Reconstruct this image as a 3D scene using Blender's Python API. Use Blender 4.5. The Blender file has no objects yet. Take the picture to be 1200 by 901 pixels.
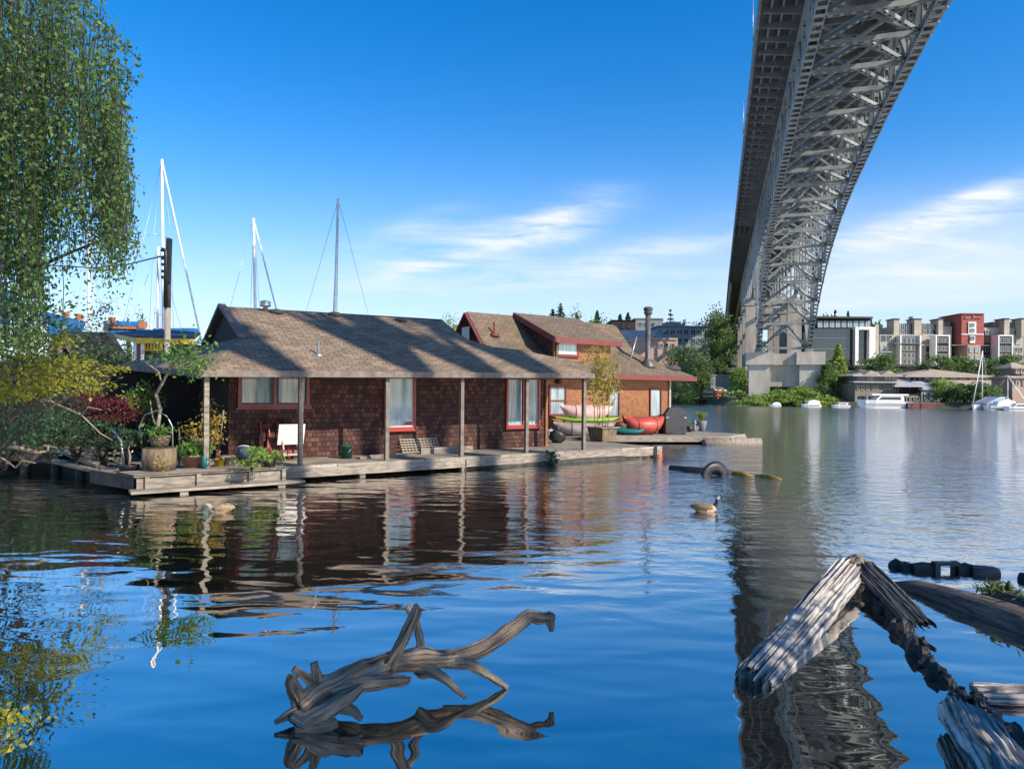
import bpy, math, random
import numpy as np
from mathutils import Vector, Matrix, noise as mnoise
R = math.radians
scene = bpy.context.scene
COL = scene.collection

# ------------------------------------------------------------------ camera
F_PX, CY, ROLL, CAM_H = 800.0, 461.0, R(0.5), 2.3
cam_r = Vector((math.cos(ROLL), 0, math.sin(ROLL)))
cam_u = Vector((-math.sin(ROLL), 0, math.cos(ROLL)))
cam_data = bpy.data.cameras.new('camera')
cam = bpy.data.objects.new('camera', cam_data)
COL.objects.link(cam)
cam.matrix_world = Matrix(((cam_r.x, cam_u.x, 0, 0), (0, 0, -1, 0), (cam_r.z, cam_u.z, 0, CAM_H), (0, 0, 0, 1)))
cam_data.sensor_width = 36
cam_data.lens = 36 * F_PX / 1200
cam_data.shift_y = (CY - 450.5) / 1200
cam_data.clip_start, cam_data.clip_end = 0.05, 6000
scene.camera = cam

# ------------------------------------------------------------------ light
SUN_A, SUN_E = R(52), R(34)          # azimuth right of straight-behind, elevation
SUN_DIR = Vector((math.sin(SUN_A) * math.cos(SUN_E), -math.cos(SUN_A) * math.cos(SUN_E), math.sin(SUN_E)))
scene.view_settings.view_transform = 'Standard'
scene.view_settings.look = 'None'
scene.view_settings.exposure = 0.86
scene.view_settings.gamma = 1
sun_data = bpy.data.lights.new('sun', 'SUN')
sun_data.energy, sun_data.angle, sun_data.color = 3.7, R(0.5), (1.0, 0.9, 0.76)
sun = bpy.data.objects.new('sun', sun_data)
COL.objects.link(sun)
sun.rotation_euler = SUN_DIR.to_track_quat('Z', 'Y').to_euler()

world = bpy.data.worlds.new('World')
scene.world = world
world.use_nodes = True
WN, WL = world.node_tree.nodes, world.node_tree.links
for n_ in list(WN): WN.remove(n_)
def wm(op, a, b=None, c=None, clamp=False):
    n = WN.new('ShaderNodeMath'); n.operation = op; n.use_clamp = clamp
    for i, x in enumerate((a, b, c)):
        if x is None: continue
        if isinstance(x, (int, float)): n.inputs[i].default_value = x
        else: WL.new(x, n.inputs[i])
    return n.outputs[0]
sky = WN.new('ShaderNodeTexSky')
sky.sky_type = 'NISHITA'; sky.sun_disc = False
sky.sun_elevation = SUN_E; sky.sun_rotation = math.pi - SUN_A
sky.air_density, sky.dust_density, sky.ozone_density, sky.altitude = 1.0, 0.3, 3.0, 0
hs = WN.new('ShaderNodeHueSaturation')
hs.inputs['Saturation'].default_value = 1.42
hs.inputs['Value'].default_value = 1.0
WL.new(sky.outputs[0], hs.inputs['Color'])
tc = WN.new('ShaderNodeTexCoord')
sx = WN.new('ShaderNodeSeparateXYZ'); WL.new(tc.outputs['Generated'], sx.inputs[0])
yy = wm('MAXIMUM', sx.outputs[1], 0.08)
cu, cv = wm('DIVIDE', sx.outputs[0], yy), wm('DIVIDE', sx.outputs[2], yy)
def streak(x, y, hl, hw, ang):
    u0, v0, a = (x - 600) / 800, (461 - y) / 800, R(ang)
    du, dv = wm('SUBTRACT', cu, u0), wm('SUBTRACT', cv, v0)
    p = wm('ADD', wm('MULTIPLY', du, math.cos(a) * 800 / hl), wm('MULTIPLY', dv, math.sin(a) * 800 / hl))
    q = wm('ADD', wm('MULTIPLY', du, -math.sin(a) * 800 / hw), wm('MULTIPLY', dv, math.cos(a) * 800 / hw))
    r2 = wm('ADD', wm('MULTIPLY', p, p), wm('MULTIPLY', q, q))
    return wm('POWER', 2.718, wm('MULTIPLY', r2, -1.0))
def fibre(ang, sc, det, stretch):
    cb = WN.new('ShaderNodeCombineXYZ'); WL.new(cu, cb.inputs[0]); WL.new(cv, cb.inputs[1])
    mp = WN.new('ShaderNodeMapping'); mp.inputs['Rotation'].default_value = (0, 0, R(-ang)); mp.inputs['Scale'].default_value = (1, stretch, 1)
    mp.vector_type = 'POINT'
    WL.new(cb.outputs[0], mp.inputs[0])
    nz = WN.new('ShaderNodeTexNoise'); nz.inputs['Scale'].default_value = sc; nz.inputs['Detail'].default_value = det; nz.inputs['Distortion'].default_value = 0.6
    nz.inputs['Roughness'].default_value = 0.62
    WL.new(mp.outputs[0], nz.inputs[0])
    return nz.outputs[0]
fb = fibre(17, 5.0, 9, 7.5)
fb2 = fibre(14, 2.2, 6, 3.5)
s_all = None
for st, amp in (((655, 258, 60, 20, 20), 2.4), ((560, 288, 110, 24, 14), 1.7), ((470, 300, 90, 30, 8), .35), ((790, 286, 150, 16, 13), 1.5), ((480, 268, 60, 14, 20), .8), ((500, 310, 110, 10, 16), 1.0), ((640, 325, 190, 18, 5), .9),
                ((1100, 246, 150, 15, 17), 1.5), ((1150, 222, 110, 10, 19), .8), ((1060, 275, 160, 12, 15), .9), ((1090, 300, 170, 34, 10), .75), ((1150, 335, 170, 26, 6), .5), ((900, 330, 240, 34, 6), .4), ((640, 335, 200, 30, 4), .28), ((300, 320, 200, 26, 6), .2)):
    k = wm('MULTIPLY', streak(*st), amp)
    s_all = k if s_all is None else wm('ADD', s_all, k)
fm = wm('MULTIPLY', wm('SUBTRACT', fb, 0.30), 2.6, clamp=True)
fm2 = wm('ADD', wm('MULTIPLY', wm('SUBTRACT', fb2, 0.3), 1.6, clamp=True), 0.25)
cl = wm('MULTIPLY', wm('MULTIPLY', s_all, fm), fm2, clamp=True)
# broad pale veil at lower right with its clean diagonal lower edge
edge = wm('SUBTRACT', cv, wm('ADD', wm('MULTIPLY', cu, 0.075), 0.078))
veil = wm('MULTIPLY', wm('MULTIPLY', edge, 60, clamp=True), streak(1130, 320, 260, 75, 6))
cl = wm('ADD', wm('MULTIPLY', cl, 0.95), wm('MULTIPLY', veil, 0.5), clamp=True)
cmix = WN.new('ShaderNodeMix'); cmix.data_type = 'RGBA'
tint = WN.new('ShaderNodeMix'); tint.data_type = 'RGBA'; tint.blend_type = 'MULTIPLY'; tint.inputs[0].default_value = 1
WL.new(hs.outputs[0], tint.inputs[6]); tint.inputs[7].default_value = (0.85, 0.80, 0.86, 1)
hz = WN.new('ShaderNodeMix'); hz.data_type = 'RGBA'
WL.new(wm('MULTIPLY', wm('POWER', 2.718, wm('MULTIPLY', wm('MULTIPLY', cv, cv), -24.0)), 0.8), hz.inputs[0])
WL.new(tint.outputs[2], hz.inputs[6]); hz.inputs[7].default_value = (2.9, 3.4, 3.85, 1)
WL.new(cl, cmix.inputs[0]); WL.new(hz.outputs[2], cmix.inputs[6]); cmix.inputs[7].default_value = (3.6, 3.85, 4.1, 1)
bg = WN.new('ShaderNodeBackground'); bg.inputs[1].default_value = 0.142
WL.new(cmix.outputs[2], bg.inputs[0])
wo = WN.new('ShaderNodeOutputWorld'); WL.new(bg.outputs[0], wo.inputs[0])

# ------------------------------------------------------------------ helpers
CAMP = Vector((0, 0, CAM_H))
def ray(x, y): return Vector((0, 1, 0)) + cam_r * ((x - 600) / F_PX) + cam_u * ((CY - y) / F_PX)
def px(x, y, d): return CAMP + ray(x, y) * d
def gnd(x, y, z=0.0):
    r = ray(x, y); return CAMP + r * ((z - CAM_H) / r.z)
def hitp(x, y, p0, n):
    r = ray(x, y); return CAMP + r * ((Vector(p0) - CAMP).dot(n) / r.dot(n))
def V(*a): return Vector(a)
OFF = {}

def auto_uv(P):
    n = Vector((0, 0, 0))
    for i in range(len(P)):
        a, b = P[i], P[(i + 1) % len(P)]
        n += Vector(((a[1] - b[1]) * (a[2] + b[2]), (a[2] - b[2]) * (a[0] + b[0]), (a[0] - b[0]) * (a[1] + b[1])))
    if n.length < 1e-12: return [(0, 0)] * len(P)
    n.normalize()
    t = Vector((0, 0, 1)).cross(n)
    t = Vector((1, 0, 0)) if t.length < 0.15 else t.normalized()
    b = n.cross(t)
    return [(Vector(p).dot(t), Vector(p).dot(b)) for p in P]

class MB:
    def __init__(s): s.v, s.f, s.uv, s.mi, s.sm, s.cur = [], [], [], [], [], 0
    def add(s, vs, fs, smooth=False, uv=None):
        o = len(s.v); s.v += [tuple(v) for v in vs]
        for k, f in enumerate(fs):
            s.f.append([o + i for i in f]); s.mi.append(s.cur); s.sm.append(smooth); s.uv.append(uv[k] if uv else None)
        return s
    def box(s, c, size, ex=(1, 0, 0), ey=None, ez=None):
        ex = Vector(ex).normalized(); ez = Vector(ez).normalized() if ez is not None else Vector((0, 0, 1))
        ey = Vector(ey).normalized() if ey is not None else ez.cross(ex).normalized()
        ez = ex.cross(ey); c = Vector(c); a, b, d = [q / 2 for q in size]
        vs = [c + ex * (i * a) + ey * (j * b) + ez * (k * d) for k in (-1, 1) for j in (-1, 1) for i in (-1, 1)]
        return s.add(vs, [(0, 2, 3, 1), (4, 5, 7, 6), (0, 1, 5, 4), (2, 6, 7, 3), (0, 4, 6, 2), (1, 3, 7, 5)])
    def mm(s, p, q):
        p, q = Vector(p), Vector(q); return s.box((p + q) / 2, [abs(q[i] - p[i]) for i in range(3)])
    def beam(s, p, q, w, h, up=(0, 0, 1)):
        p, q = Vector(p), Vector(q); d = (q - p); L = d.length; d.normalize(); up = Vector(up)
        if abs(d.dot(up)) > 0.97: up = Vector((1, 0, 0)) if abs(d.x) < 0.9 else Vector((0, 1, 0))
        y = up.cross(d).normalized()
        return s.box((p + q) / 2, (L, w, h), d, y)
    def tube(s, pts, rs, n=8, cap=True, smooth=True, rough=0, seed=0, sect=None, ecc=1.0):
        pts = [Vector(p) for p in pts]
        if isinstance(rs, (int, float)): rs = [rs] * len(pts)
        vs, fs, uv = [], [], []; L = 0; t0 = (pts[1] - pts[0]).normalized()
        a = Vector((0, 0, 1)) if abs(t0.z) < 0.9 else Vector((1, 0, 0))
        x = a.cross(t0).normalized(); Ls = []
        for i, p in enumerate(pts):
            t = (pts[min(i + 1, len(pts) - 1)] - pts[max(i - 1, 0)]).normalized()
            x = (x - t * x.dot(t)).normalized(); y = t.cross(x)
            if i: L += (p - pts[i - 1]).length
            Ls.append(L)
            for k in range(n):
                th = 2 * math.pi * k / n; r = rs[i]
                if sect: r *= sect[k % len(sect)]
                if rough: r *= 1 + rough * mnoise.noise(Vector((math.cos(th) * 1.6 + seed, math.sin(th) * 1.6, L * 4 / max(0.02, 6 * max(rs)) + seed)))
                vs.append(p + x * (math.cos(th) * r) + y * (math.sin(th) * r * ecc))
        for i in range(len(pts) - 1):
            for k in range(n):
                k2 = (k + 1) % n
                fs.append((i * n + k, i * n + k2, (i + 1) * n + k2, (i + 1) * n + k))
                c = 2 * math.pi * max(rs) / n
                uv.append([(k * c, Ls[i]), ((k + 1) * c, Ls[i]), ((k + 1) * c, Ls[i + 1]), (k * c, Ls[i + 1])])
        if cap:
            fs.append(tuple(reversed(range(n)))); uv.append(None)
            fs.append(tuple(range((len(pts) - 1) * n, len(pts) * n))); uv.append(None)
        return s.add(vs, fs, smooth, uv)
    def lathe(s, c, prof, n=16, smooth=True):
        c = Vector(c); return s.tube([c + Vector((0, 0, z)) for r, z in prof], [max(r, 1e-4) for r, z in prof], n, True, smooth) if False else s._lathe(c, prof, n, smooth)
    def _lathe(s, c, prof, n, smooth):
        vs = [c + Vector((math.cos(2 * math.pi * k / n) * r, math.sin(2 * math.pi * k / n) * r, z)) for r, z in prof for k in range(n)]
        fs = [(i * n + k, i * n + (k + 1) % n, (i + 1) * n + (k + 1) % n, (i + 1) * n + k) for i in range(len(prof) - 1) for k in range(n)]
        fs += [tuple(reversed(range(n))), tuple(range((len(prof) - 1) * n, len(prof) * n))]
        return s.add(vs, fs, smooth)
    def prism(s, poly, vec):
        poly = [Vector(p) for p in poly]; vec = Vector(vec); n = len(poly)
        nn = Vector((0, 0, 0))
        for i in range(n): nn += poly[i].cross(poly[(i + 1) % n])
        if nn.dot(vec) < 0: poly.reverse()
        vs = poly + [p + vec for p in poly]
        fs = [tuple(reversed(range(n))), tuple(range(n, 2 * n))] + [(i, (i + 1) % n, n + (i + 1) % n, n + i) for i in range(n)]
        return s.add(vs, fs)
    def blob(s, c, r, amp=0.25, seed=0, nu=12, nv=8, freq=1.5, smooth=True):
        c = Vector(c); r = Vector(r) if not isinstance(r, (int, float)) else Vector((r, r, r)); vs, fs = [], []
        for j in range(nv + 1):
            ph = math.pi * j / nv
            for i in range(nu):
                th = 2 * math.pi * i / nu
                d = Vector((math.sin(ph) * math.cos(th), math.sin(ph) * math.sin(th), math.cos(ph)))
                k = 1 + amp * mnoise.noise(d * freq + Vector((seed * 3.1, seed * 1.7, seed)))
                vs.append(c + Vector((d.x * r.x, d.y * r.y, d.z * r.z)) * k)
        for j in range(nv):
            for i in range(nu):
                fs.append((j * nu + i, (j + 1) * nu + i, (j + 1) * nu + (i + 1) % nu, j * nu + (i + 1) % nu))
        return s.add(vs, fs, smooth)
    def ladder(s, p, q, w, h, up=(0, 0, 1), step=None, tk=0.08):
        """built-up steel member: two webs joined by batten plates"""
        p, q = Vector(p), Vector(q); d = q - p; L = d.length; d.normalize(); up = Vector(up)
        if abs(d.dot(up)) > 0.97: up = Vector((1, 0, 0))
        y = up.cross(d).normalized(); z = d.cross(y)
        for sgn in (-1, 1):
            o = y * (sgn * (w - tk) / 2); s.beam(p + o, q + o, tk, h, up)
        step = step or w * 1.3; k = max(1, int(L / step))
        for i in range(k):
            m = p + d * (L * (i + .5) / k)
            for sgn in (-1, 1):
                s.box(m + z * (sgn * (h / 2 - .03)), (L / k * .42, w - 2 * tk, .05), d, y)
        return s
    def build(s, name, mat=None, parent=None, label=None):
        me = bpy.data.meshes.new(name)
        off = OFF.get(parent.name, Vector((0, 0, 0))) if parent else Vector((0, 0, 0))
        me.from_pydata([(v[0] - off[0], v[1] - off[1], v[2] - off[2]) for v in s.v], [], s.f)
        uvl = me.uv_layers.new(name='UVMap'); flat = []
        for f, uv in zip(s.f, s.uv):
            for q in (uv or auto_uv([s.v[i] for i in f])): flat += [q[0], q[1]]
        uvl.data.foreach_set('uv', flat)
        mats = mat if isinstance(mat, (list, tuple)) else [mat]
        for m in mats:
            if m: me.materials.append(m)
        if len(mats) > 1: me.polygons.foreach_set('material_index', s.mi)
        me.polygons.foreach_set('use_smooth', s.sm)
        me.update()
        o = bpy.data.objects.new(name, me); COL.objects.link(o)
        if parent: o.parent = parent; OFF[o.name] = off.copy()
        else: OFF[o.name] = Vector((0, 0, 0))
        if label: o['label'] = label
        return o

def tag(o, label, cat, group=None):
    o['label'] = label; o['category'] = cat
    if group: o['group'] = group
    return o
def thing(name, label, cat, loc=(0, 0, 0), group=None):
    o = bpy.data.objects.new(name, None); COL.objects.link(o); o.location = loc; o.empty_display_size = .2
    OFF[o.name] = Vector(loc)
    return tag(o, label, cat, group)
def struct(o, kind='structure'):
    o['kind'] = kind; return o
def dup(o, loc, rotz=0, scale=1, label=None):
    c = o.copy(); COL.objects.link(c); c.location = loc; c.rotation_euler = (0, 0, rotz); c.scale = (scale,) * 3 if isinstance(scale, (int, float)) else scale
    if label: c['label'] = label
    for ch in o.children:
        d = ch.copy(); COL.objects.link(d); d.parent = c
        for g in ch.children:
            e = g.copy(); COL.objects.link(e); e.parent = d
    return c

# ------------------------------------------------------------------ materials
def newmat(name):
    m = bpy.data.materials.new(name); m.use_nodes = True
    nt = m.node_tree; b = nt.nodes['Principled BSDF']
    return m, nt.nodes, nt.links, b
def setc(sock, c): sock.default_value = (*c, 1) if len(c) == 3 else c
def coords(N, L, kind, scale=(1, 1, 1)):
    t = N.new('ShaderNodeTexCoord'); mp = N.new('ShaderNodeMapping'); mp.inputs['Scale'].default_value = scale
    L.new(t.outputs[kind], mp.inputs[0]); return mp.outputs[0]
def noise_node(N, L, vec, scale, detail=6, rough=.6, dist=0):
    n = N.new('ShaderNodeTexNoise'); n.inputs['Scale'].default_value = scale; n.inputs['Detail'].default_value = detail
    n.inputs['Roughness'].default_value = rough; n.inputs['Distortion'].default_value = dist
    L.new(vec, n.inputs[0]); return n.outputs[0]
def ramp(N, L, fac, stops):
    r = N.new('ShaderNodeValToRGB'); L.new(fac, r.inputs[0]); e = r.color_ramp.elements
    e[0].position, e[0].color = stops[0][0], (*stops[0][1], 1); e[1].position, e[1].color = stops[-1][0], (*stops[-1][1], 1)
    for p, c in stops[1:-1]:
        x = e.new(p); x.color = (*c, 1)
    return r.outputs[0]
def mixc(N, L, fac, a, b, mode='MIX'):
    m = N.new('ShaderNodeMix'); m.data_type = 'RGBA'; m.blend_type = mode
    if isinstance(fac, (int, float)): m.inputs[0].default_value = fac
    else: L.new(fac, m.inputs[0])
    for i, x in ((6, a), (7, b)):
        if isinstance(x, tuple): m.inputs[i].default_value = (*x, 1)
        else: L.new(x, m.inputs[i])
    return m.outputs[2]
def bump(N, L, b, h, strength, dist=.02):
    n = N.new('ShaderNodeBump'); n.inputs['Strength'].default_value = strength; n.inputs['Distance'].default_value = dist
    L.new(h, n.inputs['Height']); L.new(n.outputs[0], b.inputs['Normal'])
def M(name, c1, c2=None, scale=4, rough=.75, bmp=0, metal=0, kind='Object', stretch=(1, 1, 1), lo=.35, hi=.68, bdist=.02, detail=7):
    m, N, L, b = newmat(name)
    b.inputs['Roughness'].default_value = rough; b.inputs['Metallic'].default_value = metal
    c2 = c2 or tuple(x * .7 for x in c1)
    v = coords(N, L, kind, stretch); n = noise_node(N, L, v, scale, detail)
    L.new(ramp(N, L, n, [(lo, c2), (hi, c1)]), b.inputs['Base Color'])
    if bmp: bump(N, L, b, n, bmp, bdist)
    return m
def M_brick(name, cols, mortar, bw, bh, msize=.012, rough=.85, bmp=.5, off=.5, stain=None, stainscale=1.2, fine=.25):
    """courses of shingles, planks or bricks in metres on the UV sheet"""
    m, N, L, b = newmat(name); b.inputs['Roughness'].default_value = rough
    v = coords(N, L, 'UV'); t = N.new('ShaderNodeTexBrick'); t.offset = off; L.new(v, t.inputs[0])
    wob = noise_node(N, L, v, 9, 2)
    t.inputs['Scale'].default_value = 1; t.inputs['Brick Width'].default_value = bw; t.inputs['Row Height'].default_value = bh
    t.inputs['Mortar Size'].default_value = msize; t.inputs['Mortar Smooth'].default_value = .2; t.inputs['Bias'].default_value = 0
    setc(t.inputs['Color1'], (0, 0, 0)); setc(t.inputs['Color2'], (1, 1, 1)); setc(t.inputs['Mortar'], (.5, .5, .5))
    base = ramp(N, L, t.outputs[0], [(0, cols[0]), (.5, cols[1]), (1, cols[2])])
    nf = noise_node(N, L, v, 14, 6)
    base = mixc(N, L, fine, base, ramp(N, L, nf, [(.3, (.25, .25, .25)), (.7, (1, 1, 1))]), 'MULTIPLY')
    if stain:
        ns = noise_node(N, L, v, stainscale, 7, .65)
        base = mixc(N, L, ramp(N, L, ns, [(.48, (0, 0, 0)), (.68, (.85, .85, .85))]), base, stain)
    base = mixc(N, L, t.outputs['Fac'], base, mortar)
    L.new(base, b.inputs['Base Color'])
    inv = N.new('ShaderNodeMath'); inv.operation = 'SUBTRACT'; inv.inputs[0].default_value = 1; L.new(t.outputs['Fac'], inv.inputs[1])
    ad = N.new('ShaderNodeMath'); ad.operation = 'MULTIPLY_ADD'; L.new(nf, ad.inputs[0]); ad.inputs[1].default_value = .5; L.new(inv.outputs[0], ad.inputs[2])
    bump(N, L, b, ad.outputs[0], bmp, .02)
    return m
def M_leaf(name, c1, c2, trans=.35, rough=.55):
    m, N, L, b = newmat(name)
    g = N.new('ShaderNodeNewGeometry')
    c = ramp(N, L, g.outputs['Random Per Island'], [(0, c1), (1, c2)])
    L.new(c, b.inputs['Base Color']); b.inputs['Roughness'].default_value = rough
    tr = N.new('ShaderNodeBsdfTranslucent'); L.new(mixc(N, L, .5, c, tuple(min(1, x * 1.8) for x in c2)), tr.inputs[0])
    ms = N.new('ShaderNodeMixShader'); ms.inputs[0].default_value = trans
    L.new(b.outputs[0], ms.inputs[1]); L.new(tr.outputs[0], ms.inputs[2])
    L.new(ms.outputs[0], N['Material Output'].inputs[0])
    return m
def M_glass(name, c, rough=.06, c2=None, fold=(1, 1, 1)):
    m, N, L, b = newmat(name); b.inputs['Roughness'].default_value = rough; b.inputs['Specular IOR Level'].default_value = .8
    v = coords(N, L, 'UV', fold); n = noise_node(N, L, v, 1.3, 3)
    L.new(ramp(N, L, n, [(.35, c2 or tuple(x * .7 for x in c)), (.65, c)]), b.inputs['Base Color'])
    return m
def M_paint(name, c, rough=.5, metal=0):
    return M(name, c, tuple(x * .8 for x in c), 3, rough, .05, metal)

m_shingle = M_brick('red_brown_shingles', [(.05, .018, .013), (.095, .034, .024), (.18, .074, .05)], (.012, .006, .005), .14, .14, .009, .85, .9, .41, (.05, .02, .016), .9, .45)
m_cedar = M_brick('cedar_siding', [(.25, .095, .03), (.30, .12, .042), (.35, .15, .056)], (.10, .04, .018), .17, .125, .006, .7, .6, .4)
m_roofA = M_brick('weathered_roof_shingles', [(.235, .165, .108), (.30, .215, .143), (.37, .275, .185)], (.05, .04, .03), .34, .15, .010, .95, .9, .5, (.12, .095, .07), 1.6, .5)
m_roofB = M_brick('brown_composition_roof', [(.16, .115, .075), (.20, .145, .095), (.235, .175, .12)], (.055, .042, .03), .32, .17, .010, .95, .7, .5, (.11, .085, .06), 1.0, .4)
m_deck = M_brick('grey_deck_planks', [(.26, .22, .175), (.37, .32, .255), (.46, .40, .325)], (.02, .016, .012), 2.6, .14, .012, .9, .6, .43, (.12, .10, .08), 1.5, .5)
m_grey = M('weathered_grey_wood', (.38, .33, .27), (.11, .09, .07), 3, .9, .6, 0, 'UV', (1, 5, 1), .3, .75)
m_greyd = M('dark_wet_wood', (.06, .05, .04), (.015, .013, .01), 3, .7, .5)
m_trim = M('grey_trim_paint', (.23, .185, .15), (.12, .095, .08), 5, .8, .2)
m_red = M_paint('dark_red_paint', (.21, .025, .022), .45)
m_redfascia = M_paint('red_fascia_paint', (.17, .032, .027), .6)
m_redbright = M_paint('bright_red_paint', (.36, .04, .03), .4)
m_pane = M_glass('curtained_glass', (.36, .45, .46), .03, (.15, .21, .23), (7, .5, 1))
m_panepale = M_glass('pale_blind_glass', (.56, .66, .66), .05, (.36, .46, .48), (6, .4, 1))
m_panedark = M_glass('dark_glass', (.035, .05, .06), .04)
m_white = M_paint('white_paint', (.78, .77, .74), .5)
m_cream = M('cream_stucco', (.46, .41, .32), (.36, .32, .25), .5, .9)
m_dark = M('dark_wood_and_shade', (.022, .016, .013), (.01, .008, .007), 3, .9)  # near-black for dark boards, and for shade set into recesses and the porch
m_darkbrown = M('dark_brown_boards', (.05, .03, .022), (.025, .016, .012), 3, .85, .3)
m_metal = M('galvanised_metal', (.55, .55, .55), (.35, .35, .36), 6, .4, .05, .7)
m_black = M_paint('black_paint', (.02, .02, .022), .45)
m_charcoal = M('charcoal_fabric_cover', (.075, .075, .08), (.05, .05, .055), 5, .8, .3)
def M_steel(name, c1, c2):
    m, N, L, b = newmat(name); b.inputs['Roughness'].default_value = .6
    v = coords(N, L, 'Object', (1, 1, .4)); n = noise_node(N, L, v, .5, 8, .65); n2 = noise_node(N, L, v, 1.7, 9, .7)
    c = mixc(N, L, ramp(N, L, n2, [(.58, (0, 0, 0)), (.74, (.6, .6, .6))]), ramp(N, L, n, [(.35, c2), (.65, c1)]), (.13, .085, .055))
    L.new(c, b.inputs['Base Color']); return m
m_steel = M_steel('grey_green_steel_paint', (.27, .295, .285), (.15, .17, .17))
m_steeld = M_steel('dark_grey_steel_paint', (.22, .24, .24), (.13, .145, .15))
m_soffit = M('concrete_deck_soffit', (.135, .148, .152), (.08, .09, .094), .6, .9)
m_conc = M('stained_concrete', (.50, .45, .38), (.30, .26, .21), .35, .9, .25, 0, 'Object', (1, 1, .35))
m_bark = M('dark_bark', (.07, .055, .042), (.02, .016, .012), 9, .9, .8, 0, 'UV', (1, .3, 1))
m_barkpale = M('pale_bare_twig', (.32, .26, .19), (.15, .12, .09), 9, .8, .4)
def M_driftwood(name, c1, c2, c3, sx=9.0, sy=1.0, bs=1.0):
    m, N, L, b = newmat(name); b.inputs['Roughness'].default_value = .85
    v = coords(N, L, 'UV', (sx, sy, 1)); n = noise_node(N, L, v, 5, 9, .68, .4)
    v2 = coords(N, L, 'Object'); n2 = noise_node(N, L, v2, 5, 6, .6)
    base = ramp(N, L, n, [(.38, c3), (.47, c2), (.62, c1)])
    base = mixc(N, L, ramp(N, L, n2, [(.4, (0, 0, 0)), (.75, (.7, .7, .7))]), base, c2)
    n3 = noise_node(N, L, v2, 38, 6, .7); ad = N.new('ShaderNodeMath'); ad.operation = 'MULTIPLY_ADD'; L.new(n3, ad.inputs[0]); ad.inputs[1].default_value = .35; L.new(n, ad.inputs[2])
    L.new(base, b.inputs['Base Color']); bump(N, L, b, ad.outputs[0], bs, .035)
    return m
m_drift = M_driftwood('bleached_driftwood', (.42, .35, .27), (.19, .145, .105), (.018, .014, .011), 5.5, .55, 1.0)
m_timber = M_driftwood('silver_rotten_timber', (.74, .70, .65), (.42, .38, .34), (.018, .016, .015), 7.5, .22, 1.0)
m_timberd = M_driftwood('dark_rotten_timber', (.16, .15, .15), (.06, .056, .056), (.01, .01, .01), 16, .8, 1.0)
m_log = M_driftwood('wet_log', (.24, .19, .145), (.12, .09, .07), (.03, .024, .02), 6, .6, .8)
m_charred = M('black_rotten_wood', (.028, .026, .027), (.008, .008, .009), 14, .6, 1.0)
L_birch = M_leaf('birch_leaves', (.022, .078, .040), (.16, .25, .05), .42)
L_far = M_leaf('far_deciduous_leaves', (.055, .12, .03), (.15, .22, .055), .35)
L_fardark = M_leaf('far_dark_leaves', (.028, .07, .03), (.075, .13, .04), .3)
L_conif = M_leaf('conifer_needles', (.015, .045, .022), (.04, .085, .035), .15)
L_bright = M_leaf('bright_hedge_leaves', (.10, .20, .035), (.28, .36, .07), .38)
L_yellow = M_leaf('sunlit_yellow_leaves', (.06, .13, .02), (.42, .36, .02), .45)  # yellow end of the colours stands for sun highlights among green leaves
L_green = M_leaf('garden_green_leaves', (.05, .13, .025), (.14, .25, .05), .35)
L_red = M_leaf('red_maple_leaves', (.05, .010, .012), (.19, .026, .03), .3)
L_gold = M_leaf('golden_leaves', (.24, .17, .03), (.42, .31, .07), .35)
L_bamboo = M_leaf('bamboo_leaves', (.20, .20, .04), (.42, .34, .09), .4)
L_dark = M_leaf('shaded_garden_leaves', (.018, .05, .02), (.05, .10, .035), .25)  # darker garden green, with the shade put into the leaf colour
m_polewood = M('bleached_pole_wood', (.38, .33, .27), (.22, .19, .15), 4, .85, .3, 0, 'Object', (1, 1, .2))
L_grass = M_leaf('grass_blades', (.06, .10, .02), (.16, .19, .05), .3)

# ------------------------------------------------------------------ foliage
def leaf_obj(name, mat, parent, P, size, seed=0, droop=0.0, width=.55, label=None):
    P = np.asarray(P, float); n = len(P); rg = np.random.default_rng(seed)
    d = rg.normal(size=(n, 3)); d[:, 2] -= droop; d /= np.linalg.norm(d, axis=1)[:, None]
    w = np.cross(d, rg.normal(size=(n, 3))); w /= np.linalg.norm(w, axis=1)[:, None] + 1e-9
    L = (size * rg.uniform(.65, 1.35, n))[:, None]
    off = np.array(OFF.get(parent.name, (0, 0, 0))) if parent else np.zeros(3)
    P = P - off
    vs = np.stack([P - d * L * .5, P + w * L * width * .5, P + d * L * .5, P - w * L * width * .5], 1).reshape(-1, 3)
    me = bpy.data.meshes.new(name)
    me.vertices.add(4 * n); me.vertices.foreach_set('co', vs.ravel())
    me.loops.add(4 * n); me.loops.foreach_set('vertex_index', np.arange(4 * n))
    me.polygons.add(n); me.polygons.foreach_set('loop_start', np.arange(0, 4 * n, 4))
    me.update(calc_edges=True); me.materials.append(mat)
    o = bpy.data.objects.new(name, me); COL.objects.link(o)
    if parent: o.parent = parent; OFF[o.name] = Vector(off)
    if label: o['label'] = label
    return o
def crown_pts(c, r, n, rg, nclump=30, cr=.32, shell=.55):
    """leaf positions in clumps through an uneven ellipsoid"""
    c = np.array(c); r = np.array(r, float)
    d = rg.normal(size=(nclump, 3)); d /= np.linalg.norm(d, axis=1)[:, None]
    cc = d * (shell + (1 - shell) * rg.random(nclump) ** .6)[:, None] * rg.uniform(.7, 1.0, nclump)[:, None]
    k = rg.integers(0, nclump, n); cs = cr * rg.uniform(.55, 1.3, nclump)
    o = rg.normal(size=(n, 3)) * .5; o[:, 2] *= .65
    return c + (cc[k] + o * cs[k][:, None]) * r, c + cc * r
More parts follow.
